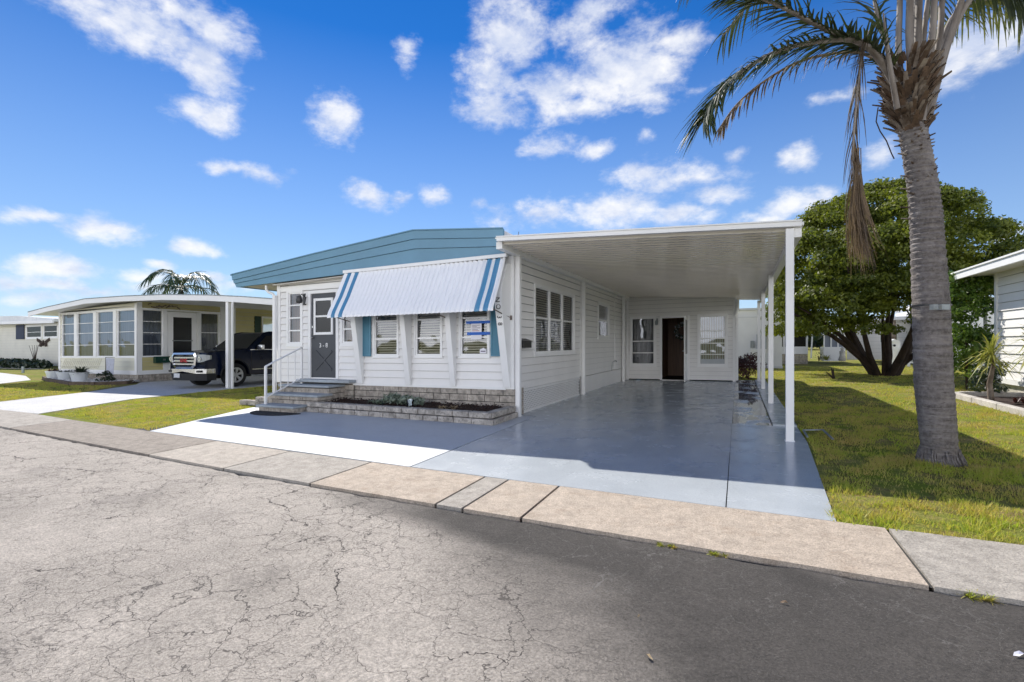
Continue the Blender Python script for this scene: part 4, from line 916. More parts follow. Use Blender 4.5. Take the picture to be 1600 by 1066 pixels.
frond(pm, [at(1424,185,5.25),at(1387,112,5.14),at(1345,66,5.0),at(1285,64,4.95),at(1215,80,4.9),at(1150,118,4.85),at(1114,158,4.8),at(1100,188,4.75)], (.045,.010), 1, .42, .20, 300, .8, 1, 'leaf_palm', seed=2, width=.012, jitter=.6)
frond(pm, [at(1400,130,5.3),at(1362,90,5.35),at(1320,82,5.35),at(1250,96,5.3),at(1190,130,5.25),at(1150,165,5.2),at(1125,200,5.15)], (.022,.008), 1, .26, .25, 80, 2.2, .6, 'leaf_palm_dead', 'dead_leaf', seed=3)
frond(pm, [at(1368,40,5.0),at(1350,62,5.0),at(1343,110,5.0),at(1337,170,5.0),at(1333,240,5.0),at(1337,300,5.0),at(1345,340,5.0),at(1350,365,5.0)], (.014,.009), 1, .42, .06, 120, 2.4, .5, 'leaf_hang_dead', 'petiole', seed=4, width=.007, jitter=.3)
# the brown brush end of the hanging frond
b = MB(False); rr = random.Random(31)
for i in range(190):
    p0 = at(1338+rr.gauss(0,3.2), rr.uniform(225,350), 5.0+rr.uniform(-.04,.04)); tx = 1348+rr.gauss(0,13); ty = rr.uniform(360,412) if rr.random() > .12 else rr.uniform(410,440)
    p2 = at(tx, ty, 5.0+rr.uniform(-.18,.18)); p1 = p0.lerp(p2,.6)+at(1340,300,5.0)*.4-at(1349,300,5.0)*.4+Vector((rr.uniform(-.03,.03),rr.uniform(-.03,.03),0)) - (p2-p0)*.0; s_ = Vector((math.cos(YAW+rr.uniform(-1,1)),math.sin(YAW+rr.uniform(-1,1)),0))*.0045
    b.quad(p0-s_, p0+s_, p1+s_, p1-s_); b.quad(p1-s_, p1+s_, p2+s_*.2, p2-s_*.2)
b.build('dead_leaflets', 'leaf_palm_dead', pm)
frond(pm, [at(1455,150,5.15),at(1478,75,5.1),at(1508,10,5.1),at(1545,-25,5.05),at(1590,-10,5.0),at(1650,45,4.95)], (.05,.012), 1, .34, .45, 90, 2.6, .6, 'leaf_palm', seed=5)
frond(pm, [at(1450,150,5.35),at(1470,70,5.5),at(1500,15,5.7),at(1560,0,5.8),at(1620,20,5.9),at(1680,80,6.0)], (.04,.012), 1, .42, .30, 100, 2.4, .7, 'leaf_palm_yellow', seed=6)
frond(pm, [at(1408,150,5.3),at(1392,90,5.4),at(1372,30,5.5),at(1355,-40,5.6),at(1300,-90,5.6),at(1230,-95,5.6)], (.03,.012), 1, .40, .22, 90, 1.2, 1, 'leaf_palm', seed=7)
pets = [((1425,190),(1421,60),(1412,-60),.062),((1432,195),(1434,60),(1440,-60),.060),((1440,190),(1456,60),(1472,-60),.055),((1446,190),(1468,60),(1484,-50),.050),((1412,185),(1404,80),(1398,-50),.050),((1450,180),(1480,70),(1520,-40),.060),((1402,170),(1388,90),(1380,20),.036),((1420,180),(1430,40),(1428,-70),.05),((1436,180),(1446,30),(1465,-70),.04)]
for i, (a, b_, c, r_) in enumerate(pets):
    r_ *= .78; dz = [.0,.12,-.12,.1,.05,-.1,-.15,.22,.2][i]; P0 = at(*a, 5.22+dz*.5); P1 = at(*b_, 5.2+dz); P2 = at(*c, 5.2+dz*2)
    if i == 6:
        f = MB(False); f.tube([P0, P1, P2], [r_, r_*.8, .006], 7); f.build('stub', 'petiole', pm, smooth=60); continue
    ang = [2.6,1.2,.4,-.5,3.3,-.9,0,4.2,5.0][i]; o_ = Vector((math.cos(ang), math.sin(ang), 0))
    frond(pm, [P0, P1, P2, P2+o_*.5+Vector((0,0,.55)), P2+o_*1.3+Vector((0,0,.7)), P2+o_*2.1+Vector((0,0,.3))], (r_, .012), 1, .42, .42, 90, 1.6, 1, 'leaf_palm', seed=40+i)

# ------------------------------------------------------------------ leafy crowns with numpy
def crown(name, m, clumps, size, seed, parent=None, leaves=240, origin=None):
    rg = np.random.default_rng(seed); V = []
    for (cx, cy, cz, r_, fl) in clumps:
        n = int(leaves*(r_/.6)**2); d = rg.normal(size=(n,3)); d /= np.linalg.norm(d, axis=1)[:,None]; d[:,2] = np.where(d[:,2] < -.35, -d[:,2], d[:,2])
        p = np.array([cx,cy,cz]) + d*np.array([1,1,fl])*r_*rg.uniform(.55,1.05,(n,1))
        nn = d + rg.normal(0,.55,(n,3)); nn /= np.linalg.norm(nn, axis=1)[:,None]
        e = np.cross(nn, rg.normal(size=(n,3))); e /= np.linalg.norm(e, axis=1)[:,None]; g_ = np.cross(nn, e); s_ = size*rg.uniform(.55,1.35,(n,1))
        V.append(np.stack([p-e*s_, p-g_*s_*.55, p+e*s_, p+g_*s_*.55], 1).reshape(-1,3))
    v = np.concatenate(V); n = len(v)//4; o0 = ORG[parent.name] if parent else Vector(origin or (0,0,0)); v = v - np.array(o0)
    me = bpy.data.meshes.new(name); me.vertices.add(len(v)); me.vertices.foreach_set('co', v.ravel().astype(np.float32)); me.loops.add(len(v)); me.loops.foreach_set('vertex_index', np.arange(len(v), dtype=np.int32))
    me.polygons.add(n); me.polygons.foreach_set('loop_start', np.arange(0, len(v), 4, dtype=np.int32)); me.update(calc_edges=True); me.materials.append(M[m])
    o = bpy.data.objects.new(name, me); sc.collection.objects.link(o)
    if parent: o.parent = parent
    else: o.location = o0
    return o
bt = thing('spreading_tree', 'broad dome shaped evergreen tree with several dark trunks on the back lawn', 'tree', (5.05, 23.1, 0))
rr = random.Random(17); cl = []
tz = tilt(5)
for i in range(330):
    a = rr.uniform(0, 2*math.pi); h = rr.random()**.75; R_ = 4.75*math.sqrt(max(0,1-h*h))*rr.uniform(.86,1.0) if i < 230 else 3.9*math.sqrt(rr.random())*math.sqrt(max(0,1-h*h))
    x = 5.0+R_*math.cos(a)*.84+.0; y = 23.1+R_*math.sin(a)*.84; z = 3.2+3.8*h*(1 if i < 230 else rr.uniform(.5,.95))
    cl.append((x, y, z+tz, rr.uniform(.30,.70), .75))
for i in range(150):      # hanging lower skirts, lower on the left
    a = rr.uniform(math.pi*.70, math.pi*1.6); R_ = rr.uniform(2.2,4.6); cl.append((5.0+R_*math.cos(a)*.86, 23.1+R_*math.sin(a)*.8, rr.uniform(1.6,3.7)+tz, rr.uniform(.35,.6), .7))
for i in range(80):
    a = rr.uniform(-math.pi*.5, math.pi*.6); R_ = rr.uniform(2.8,4.6); cl.append((5.0+R_*math.cos(a)*.84, 23.1+R_*math.sin(a)*.8, rr.uniform(2.7,3.9)+tz, rr.uniform(.35,.55), .7))
crown('crown', 'leaf_tree', cl, .062, 4, bt, 400)
for i in range(13):
    a = i*2*math.pi/13+rr.uniform(-.25,.25); sp = rr.uniform(.7,1.0); L = 2.0*sp if i % 3 else 1.0; p0 = Vector((5.05+.35*math.cos(a), 23.1+.3*math.sin(a), tz-.05))
    b = MB(False); pts = [p0, p0+Vector((.35*L*math.cos(a), .35*L*math.sin(a), .8)), p0+Vector((.62*L*math.cos(a)+.1*rr.uniform(-1,1), .62*L*math.sin(a), 1.7)), p0+Vector((L*math.cos(a)*.95, L*math.sin(a)*.9, 3.0)), p0+Vector((L*math.cos(a)*1.2, L*math.sin(a)*1.1, 4.4))]
    r0 = rr.uniform(.075,.155); b.tube(pts, [r0, r0*.85, r0*.65, r0*.42, .03], 8)
    for k in range(3): q = pts[2].lerp(pts[3], rr.random()); e = Vector((rr.uniform(-1,1),rr.uniform(-1,1),rr.uniform(.6,1.2)))*.9; b.tube([q, q+e*.5+Vector((0,0,.1)), q+e*1.3], [r0*.35, r0*.25, .015], 6)
    b.build('trunk', 'bark_dark', bt, smooth=60)
for (x, z) in ((-2.7,2.5),(-3.0,2.35),(1.8,1.7)):
    b = MB(False); b.tube([(5.0+(-.3 if x<0 else .3),22.8,tz+.2),(5.0+x*.45,22.3,tz+z*.5),(5.0+x*.8,21.9,tz+z*.85),(5.0+x*1.1,21.6,tz+z*1.05)], [.11,.09,.06,.03], 7); b.build('limb', 'bark_dark', bt, smooth=60)
# leaf litter and sucker stump under it
b = MB(False); rr = random.Random(44)
for k in range(5): b.tube([(3.05,20.6,tz-.03),(3.05+rr.uniform(-.35,.35),20.6+rr.uniform(-.2,.2),tz+rr.uniform(.2,.38))], [.04,.012], 5)
tag(b.build('stump', 'bark_dark', origin=(3.05,20.6,tz)), 'small forked dead stump in the lawn left of the spreading tree', 'stump')

def bush(name, label, x, y, R_, H_, m, n, size, seed, leaves=200, group=None, z0=0):
    rr = random.Random(seed); cl = []
    for i in range(n):
        a = rr.uniform(0,6.28); q = math.sqrt(rr.random()); h = rr.random(); cl.append((x+R_*q*math.cos(a)*(1-.3*h), y+R_*q*math.sin(a)*(1-.3*h), z0+tilt(x)+.12*H_+H_*.85*h, R_*rr.uniform(.25,.42), .9))
    root = thing(name, label, 'bush', (x,y,z0), group); crown('foliage', m, cl, size, seed, root, leaves)
    b = MB(False)
    for k in range(4): a = rr.uniform(0,6.28); b.tube([(x,y,z0+tilt(x)-.03),(x+R_*.3*math.cos(a),y+R_*.3*math.sin(a),z0+tilt(x)+H_*.5)], [.03,.012], 5)
    b.build('stem', 'bark_dark', root); return root
bush('tall_bush', 'tall glossy green bush between the palm and the right neighbour house', 5.50, 16.95, .72, 3.0, 'leaf_bush', 110, .050, 8, 520)
bush('low_bush', 'dark green shrub at the foot of the tall glossy bush', 5.25, 14.95, .42, .8, 'leaf_dark', 30, .04, 9, 420)
bush('shade_bush', 'dark reddish shrub in shade at the back right of the carport', .28, 19.5, .62, .75, 'leaf_red', 40, .035, 10, 500)
def yucca(label, x, y, h, R_, seed, n=90, m='leaf_yucca'):
    rr = random.Random(seed); t = thing('yucca', label, 'plant', (x,y,0), 'spiky yellow striped plants by the right house'); z = tilt(x)
    b = MB(False); b.tube([(x,y,z-.02),(x-.03,y,z+h*.35),(x+.04,y,z+h*.75),(x,y,z+h)], [.06,.05,.035,.03], 8); b.build('trunk', 'boot', t, smooth=60)
    b = MB(False)
    for i in range(n):
        a = rr.uniform(0,6.28); u = rr.uniform(-.5,1.0); d = Vector((math.cos(a)*math.cos(u*1.4), math.sin(a)*math.cos(u*1.4), math.sin(u*1.4))); c = Vector((x,y,z+h*rr.uniform(.75,1.0))); s_ = d.cross(Vector((0,0,1)));
        s_ = s_.normalized()*.017 if s_.length > .01 else Vector((.017,0,0)); L = R_*rr.uniform(.7,1.1); p1 = c+d*L*.55; p2 = c+d*L-Vector((0,0,.25*L)); b.quad(c-s_*.6,c+s_*.6,p1+s_,p1-s_); b.add([p1-s_,p1+s_,p2],[(0,1,2)])
    b.build('leaves', m, t); return t
yucca('spiky yellow and green plant in front of the glossy bush', 4.85, 13.7, 1.10, .62, 3)
yucca('spiky yellow plant cut by the right edge of the photo', 4.98, 12.3, 1.35, .55, 4)
b = MB(); 
for k in range(6): rosette(b, (5.0+.12*k, 13.2+rr.uniform(-.4,.4), .05), .22, .2, 20, .03, rr)
tag(b.build('ground_plant', 'leaf_red', origin=(5.3,13.2,tilt(5.3))), 'low reddish leafy plants at the foot of the right house wall', 'plant')

# ------------------------------------------------------------------ right neighbour house
rh = thing('neighbour_house', 'white sided house with wide white eave cut by the right edge of the photo', 'house', (8, 12, 0))
for F_, a_, b_ in ((leftw(5.8), 4.0, 16.08), (lambda u,n,z: (u,16.08+n,z), 5.8, 12), (front(4.0), 5.8, 12)):
    b = MB(); siding(b, F_, a_, b_, .36, 2.98, lap=.205, out=.03); b.build('siding', ['siding','groove_shade'], rh)
boxes('corner_trim', 'trim', rh, [(5.755,5.80,16.0,16.11,.3,2.97)]); boxes('base_trim', 'trim', rh, [(5.74,5.79,4,15.99,.26,.36)])
b = MB(); b.box(5.83,5.95,4.05,16.0,-.05,.30); b.build('foundation', 'concrete_edge', rh)
b = MB(); b.prism([(5.2,3.2,2.98),(5.2,3.2,3.10),(8.5,3.2,3.55),(12,3.2,3.2),(12,3.2,2.98)], (0,14.3,0)); b.build('roof', 'roof_metal', rh)
b = MB(); b.box(5.14,5.20,3.18,17.52,2.90,3.06); b.box(5.11,5.2,3.18,17.52,3.062,3.10); b.box(5.2,12,17.5,17.53,2.9,3.05); b.build('fascia', 'trim', rh)
b = MB(); b.box(5.2,5.8,3.2,17.5,2.955,2.975); b.box(5.8,12,16.1,17.5,2.955,2.975); b.build('soffit', 'soffit', rh)
b = MB(); b.bar((5.35,17.2,2.95),(5.85,16.9,2.35),.05); b.bar((5.85,16.9,2.35),(5.9,16.9,0),.06); b.build('brace', 'trim', rh)
ge = thing('bed_edging', 'white painted concrete edging of the flower bed by the right house', 'edging', (4.5, 13, 0))
b = MB(); P = [(4.45,8.0),(4.42,11.0),(4.50,14.5),(4.75,14.75),(5.8,14.75)]
for i, ((xa,ya),(xb,yb)) in enumerate(zip(P[:3],P[1:3])):
    k = max(1,int(abs(yb-ya)/.9))
    for j in range(k): b.bar((xa+(xb-xa)*j/k, ya+(yb-ya)*j/k+.006, .05),(xa+(xb-xa)*(j+1)/k, ya+(yb-ya)*(j+1)/k-.006,.05),.14,.13)
b.bar((4.5,14.5,.05),(4.78,14.8,.05),.14,.13); b.bar((4.8,14.8,.05),(5.8,14.8,.05),.14,.13); b.build('edge_blocks', 'concrete_edge', ge, bevel=(.012,1))
tag(sheet('flower_bed_soil', [(4.5,8),(5.8,8),(5.8,14.8),(4.55,14.7)], .02, 'mulch'), None)

# ------------------------------------------------------------------ left neighbour with sunroom and carport
nh = thing('yellow_house', 'pale yellow house with glazed sunroom and carport roof left of the main home', 'house', (-22, 15, 0))
NF = front(11.2); NS = rightw(-21.3)
fw4 = [(-26.95,-25.95),(-25.70,-24.45),(-24.15,-22.98),(-22.68,-21.46)]; zf0, zf1 = 1.02, 2.86
roofz = lambda x: np.interp(x, [-28.2,-26.6,-23.6,-20.9,-18.5,-16.1,-14.4,-12.7], [2.95,3.10,3.30,3.27,3.20,3.06,2.92,2.75])
b = MB(); siding(b, NF, -27.15,-21.3,.40,lambda x: float(roofz(x))-.14,[(a,c,zf0,zf1) for a,c in fw4], lap=.2); b.build('front_siding', ['cream_siding','groove_shade'],nh)
b = MB(); hs_ = [(11.32,12.10,zf0,zf1),(12.25,13.50,.45,2.86),(13.62,14.50,1.05,2.86),(16.7,18.3,2.05,2.80)]
siding(b, NS, 11.2,20,.40,3.2,hs_,lap=.2); b.build('side_siding', ['yellow_siding','groove_shade'],nh); b = MB(); siding(b, leftw(-27.15),11.2,20,.4,3.1,lap=.2); b.build('side_siding', ['cream_siding','groove_shade'],nh)
b = MB(); b.fbox(NF,-27.2,-21.28,0,.03,.30,.46); b.fbox(NF,-27.2,-21.28,.0,.04,.955,1.015); b.fbox(NS,11.2,13.5,.0,.03,.30,.46); b.fbox(NF,-21.46,-21.27,.002,.05,.3,3.12); b.fbox(NS,11.15,11.32,.0,.04,.3,3.15); b.fbox(NS,14.52,15.25,0,.04,.3,3.2); b.fbox(NF,-27.2,-27.08,.002,.05,.3,3.0)
for u in (-25.95,-24.45,-22.98): b.fbox(NF,u+.02,u+.24,.0,.045,1.0,2.88)
b.fbox(NF,-27.08,-21.46,.0,.035,2.865,2.93); b.fbox(NS,11.32,14.52,0,.035,2.865,2.93); b.fbox(NS,12.10,12.25,0,.036,.46,2.86); b.fbox(NS,13.50,13.62,0,.036,.46,2.86); b.build('trim','trim',nh)
b = MB()
for k in range(20): u = -27.0+k*.15; b.prism([NF(u,.022,.50),NF(u+.03,.022,.50),NF(u+.33,.022,.92),NF(u+.30,.022,.92)], (0,-.012,0))
b.build('slatted_panel','cream_siding',nh)
b = MB(); brick_wall(b, NF,-23.3,-21.3,.0,.30,-.1,0,.4,.15,.004,3); brick_wall(b, NS,11.2,13.5,0,.30,-.1,0,.4,.15,.004,4); b.box(-27.1,-21.4,11.3,14,-.02,.3); b.build('block_base','block_face',nh)
for i, (a, c) in enumerate(fw4): window(nh, NF, a, c, zf0, zf1, hb=(2.42,2.0,1.5), blind='c', bm='curtain', cas=.02, fr=.02, bw=.011, glass='glass')
window(nh, NS, 11.34,12.08,zf0,zf1, hb=(2.4,1.95,1.5), blind='c', bm='curtain', cas=.02, fr=.02, bw=.011)
window(nh, NS, 13.64,14.48,1.05,zf1, hb=(2.0,), blind='c', bm='curtain_dark', cas=.02, fr=.03)
window(nh, NS, 16.7,18.3,2.05,2.80, hb=(), vb=(17.5,), blind='h', cas=.05)
b = MB(); b.fbox(NS,12.27,13.48,-.03,.01,.46,2.84); nd = b.build('door','trim',nh); b = MB(); b.fbox(NS,12.50,13.25,.0105,.014,1.05,2.62); b.build('pane','screen_dark',nd); b = MB(); b.fbox(NS,12.46,13.29,.012,.03,1.62,1.66); b.build('handle','dull_steel',nd)
b = MB(); b.fbox(NS,16.25,16.58,.01,.05,2.0,2.85); b.build('shutter','green_shutter',nh)
X_ = [-28.2,-26.6,-23.6,-20.9,-18.5,-16.1,-14.4,-12.7]
b = MB(); b.prism([(x,10.55,float(roofz(x))) for x in X_]+[(x,10.55,float(roofz(x))-.10) for x in reversed(X_)], (0,12,0)); b.build('roof','roof_metal',nh)
b = MB()
for xa, xb in zip(X_, X_[1:]): b.prism([(xa,10.5,float(roofz(xa))+.01),(xb,10.5,float(roofz(xb))+.01),(xb,10.5,float(roofz(xb))-.165),(xa,10.5,float(roofz(xa))-.165)], (0,.05,0))
b.build('fascia','trim',nh)
b = MB()
for xa, xb in zip(X_, X_[1:]): b.prism([(xa,10.49,float(roofz(xa))+.045),(xb,10.49,float(roofz(xb))+.045),(xb,10.49,float(roofz(xb))+.012),(xa,10.49,float(roofz(xa))+.012)], (0,.08,0))
b.build('roof_edge','dull_steel',nh)
for (x, y, w_, top) in ((-15.14,10.62,.13,2.82),(-14.78,10.5,.05,2.80)):
    b = MB(); b.box(x-w_/2,x+w_/2,y-w_/2,y+w_/2,0,top); b.build('carport_post','trim',nh)
def shape_thing(name, label, cat, loc, parts):
    t = thing(name, label, cat, loc)
    for pn, mb, m_ in parts: mb.build(pn, m_, t)
    return t
mbg = MB(); mbg.prism([(-21.26,11.72,.74),(-21.08,11.72,.74),(-21.08,11.72,.94),(-21.12,11.72,1.0),(-21.22,11.72,1.0),(-21.26,11.72,.94)], (0,.62,0))
fl_ = MB(); fl_.box(-21.075,-21.065,11.98,12.08,.84,.90)
shape_thing('mailbox','long dark green mailbox beside the sunroom door','mailbox',(-21.2,12,.7),[('body',mbg,'green_box'),('slot',fl_,'steel')])
deco = MB(); rr = random.Random(8)
for k in range(9): a = Vector((-21.24,11.55+k*.13+rr.uniform(-.05,.05),3.02+rr.uniform(-.06,.06))); deco.bar(a, a+Vector((.02,rr.uniform(.08,.28),rr.uniform(-.10,.12))), .05, .035)
tag(deco.build('wall_ornament','boot',origin=(-21.2,12.1,3+tilt(-21.2))),'small driftwood like ornament on the wall above the sunroom windows','ornament')
# pots, rock bed
rb_ = thing('rock_bed','bed of white stones with dark timber edging below the sunroom','garden bed',(-24.5,10.5,0))
b = MB(); E = [(-28.6,11.2),(-26.2,10.42),(-22.6,9.62),(-21.4,9.85),(-20.9,10.6),(-21.2,11.1)]
for (xa,ya),(xb,yb) in zip(E,E[1:]): b.bar((xa,ya,.05),(xb,yb,.05),.12,.13)
b.build('timber_edging','timber_edge',rb_)
rr = random.Random(2); b = MB(); ico = [(0,0,1),(.9,0,.3),(.28,.85,.35),(-.73,.53,.3),(-.73,-.53,.3),(.28,-.85,.35)]
for i in range(1500):
    x = rr.uniform(-28.2,-21.0); ymin = float(np.interp(x,[e[0] for e in E[:5]],[e[1] for e in E[:5]]))+.1; y = rr.uniform(ymin, 11.1); s_ = rr.uniform(.03,.075); a = rr.uniform(0,6.28); z = .03+rr.uniform(0,.05)
    vs = [(x+s_*(px*math.cos(a)-py*math.sin(a))*rr.uniform(.8,1.3), y+s_*(px*math.sin(a)+py*math.cos(a)), z+s_*pz*rr.uniform(.6,1)) for px,py,pz in ico]; b.add(vs, [(0,1,2),(0,2,3),(0,3,4),(0,4,5),(0,5,1)])
ro = b.build('white_stones','rock_white',rb_); ro['kind'] = 'stuff'
def pot(label, x, y, r_, h, m_, ph, seed, dark):
    t = thing('potted_plant', label, 'potted plant', (x,y,.06), 'white pots on the rock bed'); b = MB(); b.lathe((x,y,.05),[(.0,0),(r_*.62,0),(r_*.72,.02),(r_*.95,h*.8),(r_,h*.86),(r_*1.04,h),(r_*.93,h),(r_*.9,h*.9),(0,h*.88)],22); b.build('pot','pot_white',t,smooth=40)
    rr = random.Random(seed); b = MB()
    for k in range(6): rosette(b,(x+rr.uniform(-.3,.3)*r_*2,y+rr.uniform(-.2,.2),.05+h*.9),ph,ph*.8,34,.022,rr)
    b.build('leaves',m_,t)
pot('white pot with low dark red plants, leftmost on the rock bed',-26.7,10.78,.27,.36,'leaf_red',.22,1,1)
pot('white pot with sparse dark plants, middle of three on the rock bed',-25.1,10.50,.27,.36,'leaf_dark',.17,2,1)
pot('white pot with tall dark green plant, rightmost on the rock bed',-23.2,10.15,.29,.38,'leaf_dark',.46,3,1)
bush('rock_bed_bush','small dark bush right of the tallest potted plant',-22.0,10.45,.32,.5,'leaf_dark',14,.045,12,900)
b = MB(); b.bar((-22.35,10.62,0),(-22.35,10.62,1.0),.02); b.bar((-22.35,10.62,1.0),(-21.75,10.62,1.0),.02); p_ = MB(); p_.prism([(-22.30,10.60,.98),(-21.72,10.60,.95),(-21.80,10.60,.30),(-22.25,10.60,.28)],(0,.01,0))
shape_thing('garden_flag','small pale cloth flag on a low stand in the rock bed','flag',(-22,10.6,0),[('stand',b,'dark_metal'),('cloth',p_,'cloth_white')])

# pickup truck
TX, TY = -16.36, 10.05
tk = thing('pickup_truck','dark blue pickup truck with chrome grille parked under the yellow house carport','pickup truck',(TX,12.9,0))
def arch(cy, r_, z0, n=10): return [(cy + r_*math.cos(t), .40 + r_*math.sin(t)) for t in [math.pi*i/n for i in range(n, -1, -1)]]
prof_ = [(.10,.42),(.02,.62),(.0,.70),(.0,1.10),(.10,1.19),(1.38,1.27),(1.45,1.24),(4.3,1.26),(4.34,1.34),(5.8,1.34),(5.85,.55),(5.15,.45)]
low = [(.34,.42)]
poly = [(.10,.45),(.0,.62),(.0,1.02),(.10,1.15),(.45,1.20),(1.35,1.25),(1.45,1.22),(4.25,1.22),(4.28,1.32),(5.82,1.32),(5.85,.60)] + [(y, z) for y, z in reversed(arch(4.72,.50,.4))] + [(4.2,.42),(1.55,.42)] + [(y, z) for y, z in reversed(arch(1.0,.50,.4))] + [(.48,.45)]
b = MB(); hw = .985
def tx(y, z, s): # body tapers towards its nose and up its sides
    w_ = hw - .09*max(0,(.45-y)/.45)**2 - .05*max(0, z-.85)/.4 - .02*max(0,.6-z)/.2; return (TX + s*w_, TY + y, z)
n_ = len(poly)
L_ = [tx(y,z,-1) for y,z in poly]; R__ = [tx(y,z,1) for y,z in poly]; Cn = [(TX, TY+y-(.10 if y < .12 else 0), z+(.035 if z > 1 and y < 1.5 else 0)) for y,z in poly]
b.add(L_+Cn+R__, [tuple(range(n_)), tuple(range(3*n_-1, 2*n_-1, -1))] + [(i,(i+1)%n_,n_+(i+1)%n_,n_+i) for i in range(n_)] + [(n_+i,n_+(i+1)%n_,2*n_+(i+1)%n_,2*n_+i) for i in range(n_)])
b.build('body','truck_paint',tk,bevel=(.035,3),smooth=35)
# cab
def cabpt(y, z, s, o=0): w_ = .955 - .20*(z-1.22)/.66 + o; return (TX+s*w_, TY+y, z)
cab = [(1.42,1.20),(2.22,1.83),(2.45,1.875),(3.9,1.87),(4.05,1.83),(4.22,1.20)]
b = MB(); n_ = len(cab); Lc = [cabpt(y,z,-1) for y,z in cab]; Rc = [cabpt(y,z,1) for y,z in cab]; b.add(Lc+Rc, [tuple(range(n_)), tuple(range(2*n_-1,n_-1,-1))]+[(i,(i+1)%n_,n_+(i+1)%n_,n_+i) for i in range(n_)]); b.build('cab','truck_paint',tk,bevel=(.03,3),smooth=35)
b = MB(); W_ = [(1.50,1.262),(2.17,1.79)]
vs = []
for y, z in W_:
    for s in (-1,1): w_ = .955-.20*(z-1.22)/.66-.07; vs.append((TX+s*w_, TY+y-.022, z+.022))
b.add(vs,[(0,1,3,2)]); b.build('windshield','glass_tint',tk)
for s in (-1,1):
    for P in ([(1.72,1.27),(2.30,1.74),(2.95,1.76),(2.95,1.27)],[(3.05,1.27),(3.05,1.76),(3.80,1.75),(3.98,1.27)]):
        b = MB(); b.add([cabpt(y,z,s,.006) for y,z in P],[(0,1,2,3)]); b.build('side_window','screen_dark',tk)
for s in (-1,1):
    x0 = TX+s*.945; X2 = lambda a, c: (min(x0+s*a, x0+s*c), max(x0+s*a, x0+s*c))
    b = MB(); b.box(*X2(0,.012),TY+1.55,TY+4.1,1.235,1.255); b.build('window_trim','chrome',tk)
    b = MB(); b.box(*X2(.03,.048),TY+1.6,TY+4.1,.55,.58); b.build('side_moulding','chrome',tk)
    for y in (2.75,3.8): b = MB(); b.box(*X2(.02,.05),TY+y,TY+y+.2,1.06,1.10); b.build('door_handle','chrome',tk)
    for y in (1.56,3.0): b = MB(); b.box(*X2(.036,.0425),TY+y,TY+y+.012,.50,1.2); b.build('door_seam','black_plastic',tk)
    x0 = TX+s*.93; b = MB(); b.tube([(x0,TY+1.6,.36),(x0+s*.06,TY+1.7,.34),(x0+s*.06,TY+4.1,.34)], .035, 8); b.build('running_board','chrome',tk,smooth=60)
for s in (-1,1):
    b = MB(); x0 = TX+s*1.0; b.box(min(x0,x0+s*.24),max(x0,x0+s*.24),TY+1.78,TY+1.90,1.24,1.42); b.box(min(x0-s*.08,x0),max(x0-s*.08,x0),TY+1.84,TY+1.88,1.26,1.30); b.build('mirror','chrome',tk,bevel=(.025,2),smooth=40)
for s in (-1,1):
    for y in (1.0,4.72):
        c = (TX+s*.86, TY+y, .40); b = MB(); b.disc(c,(1,0,0),.24,.395,.26,36); w_ = b.build('wheel','tyre',tk,bevel=(.03,2),smooth=40)
        b = MB(); b.disc((c[0]+s*.11,c[1],c[2]),(1,0,0),.215,.255,.06,30); b.disc((c[0]+s*.09,c[1],c[2]),(1,0,0),0,.075,.06,16)
        for k in range(6):
            a = k*math.pi/3+.3
            for da in (-.13,.13): b.bar((c[0]+s*.10,c[1]+.05*math.cos(a),c[2]+.05*math.sin(a)),(c[0]+s*.11,c[1]+.235*math.cos(a+da),c[2]+.235*math.sin(a+da)),.035,.045)
        b.build('rim','rim_metal',w_,smooth=40); b = MB(); b.disc((c[0]+s*.03,c[1],c[2]),(1,0,0),0,.23,.02,20); b.build('brake','black_plastic',w_)
        if y < 2:
            b = MB(); P = [(TX+s*.975, TY+yy, zz) for yy, zz in [(y+.53*math.cos(t), .40+.53*math.sin(t)) for t in [math.pi*i/12 for i in range(13)]]]
            b.tube(P, .028, 6); b.build('fender_trim','black_plastic',tk,smooth=60)
b = MB(); b.box(TX-.6,TX+.6,TY+.5,TY+5.2,.30,.45); b.build('chassis','black_plastic',tk)
# nose: grille, lamps, bumper
gy = TY-.115
b = MB(); oct_ = [(-.64,1.06),(-.57,1.17),(.57,1.17),(.64,1.06),(.58,.75),(.44,.655),(-.44,.655),(-.58,.75)]; inn_ = [(x*.89, .91+(z-.91)*.78) for x, z in oct_]
for i in range(8):
    j = (i+1)%8; A = [(TX+oct_[i][0],gy,oct_[i][1]),(TX+oct_[j][0],gy,oct_[j][1]),(TX+inn_[j][0],gy-.02,inn_[j][1]),(TX+inn_[i][0],gy-.02,inn_[i][1])]; b.prism(A,(0,.12,0))
go = b.build('grille','chrome',tk)
b = MB(); b.prism([(TX+x,gy+.05,z) for x,z in inn_],(0,.06,0)); b.build('grille_mesh','black_plastic',go)
b = MB()
for z in (.80,.905,1.01): b.box(TX-.52,TX+.52,gy+.005,gy+.045,z-.022,z+.022)
b.build('grille_bar','chrome',go)
text('grille_emblem','GMC',.17,(TX,gy-.004,.915),(1,0,0),(0,0,1),'red_emblem',go,.012)
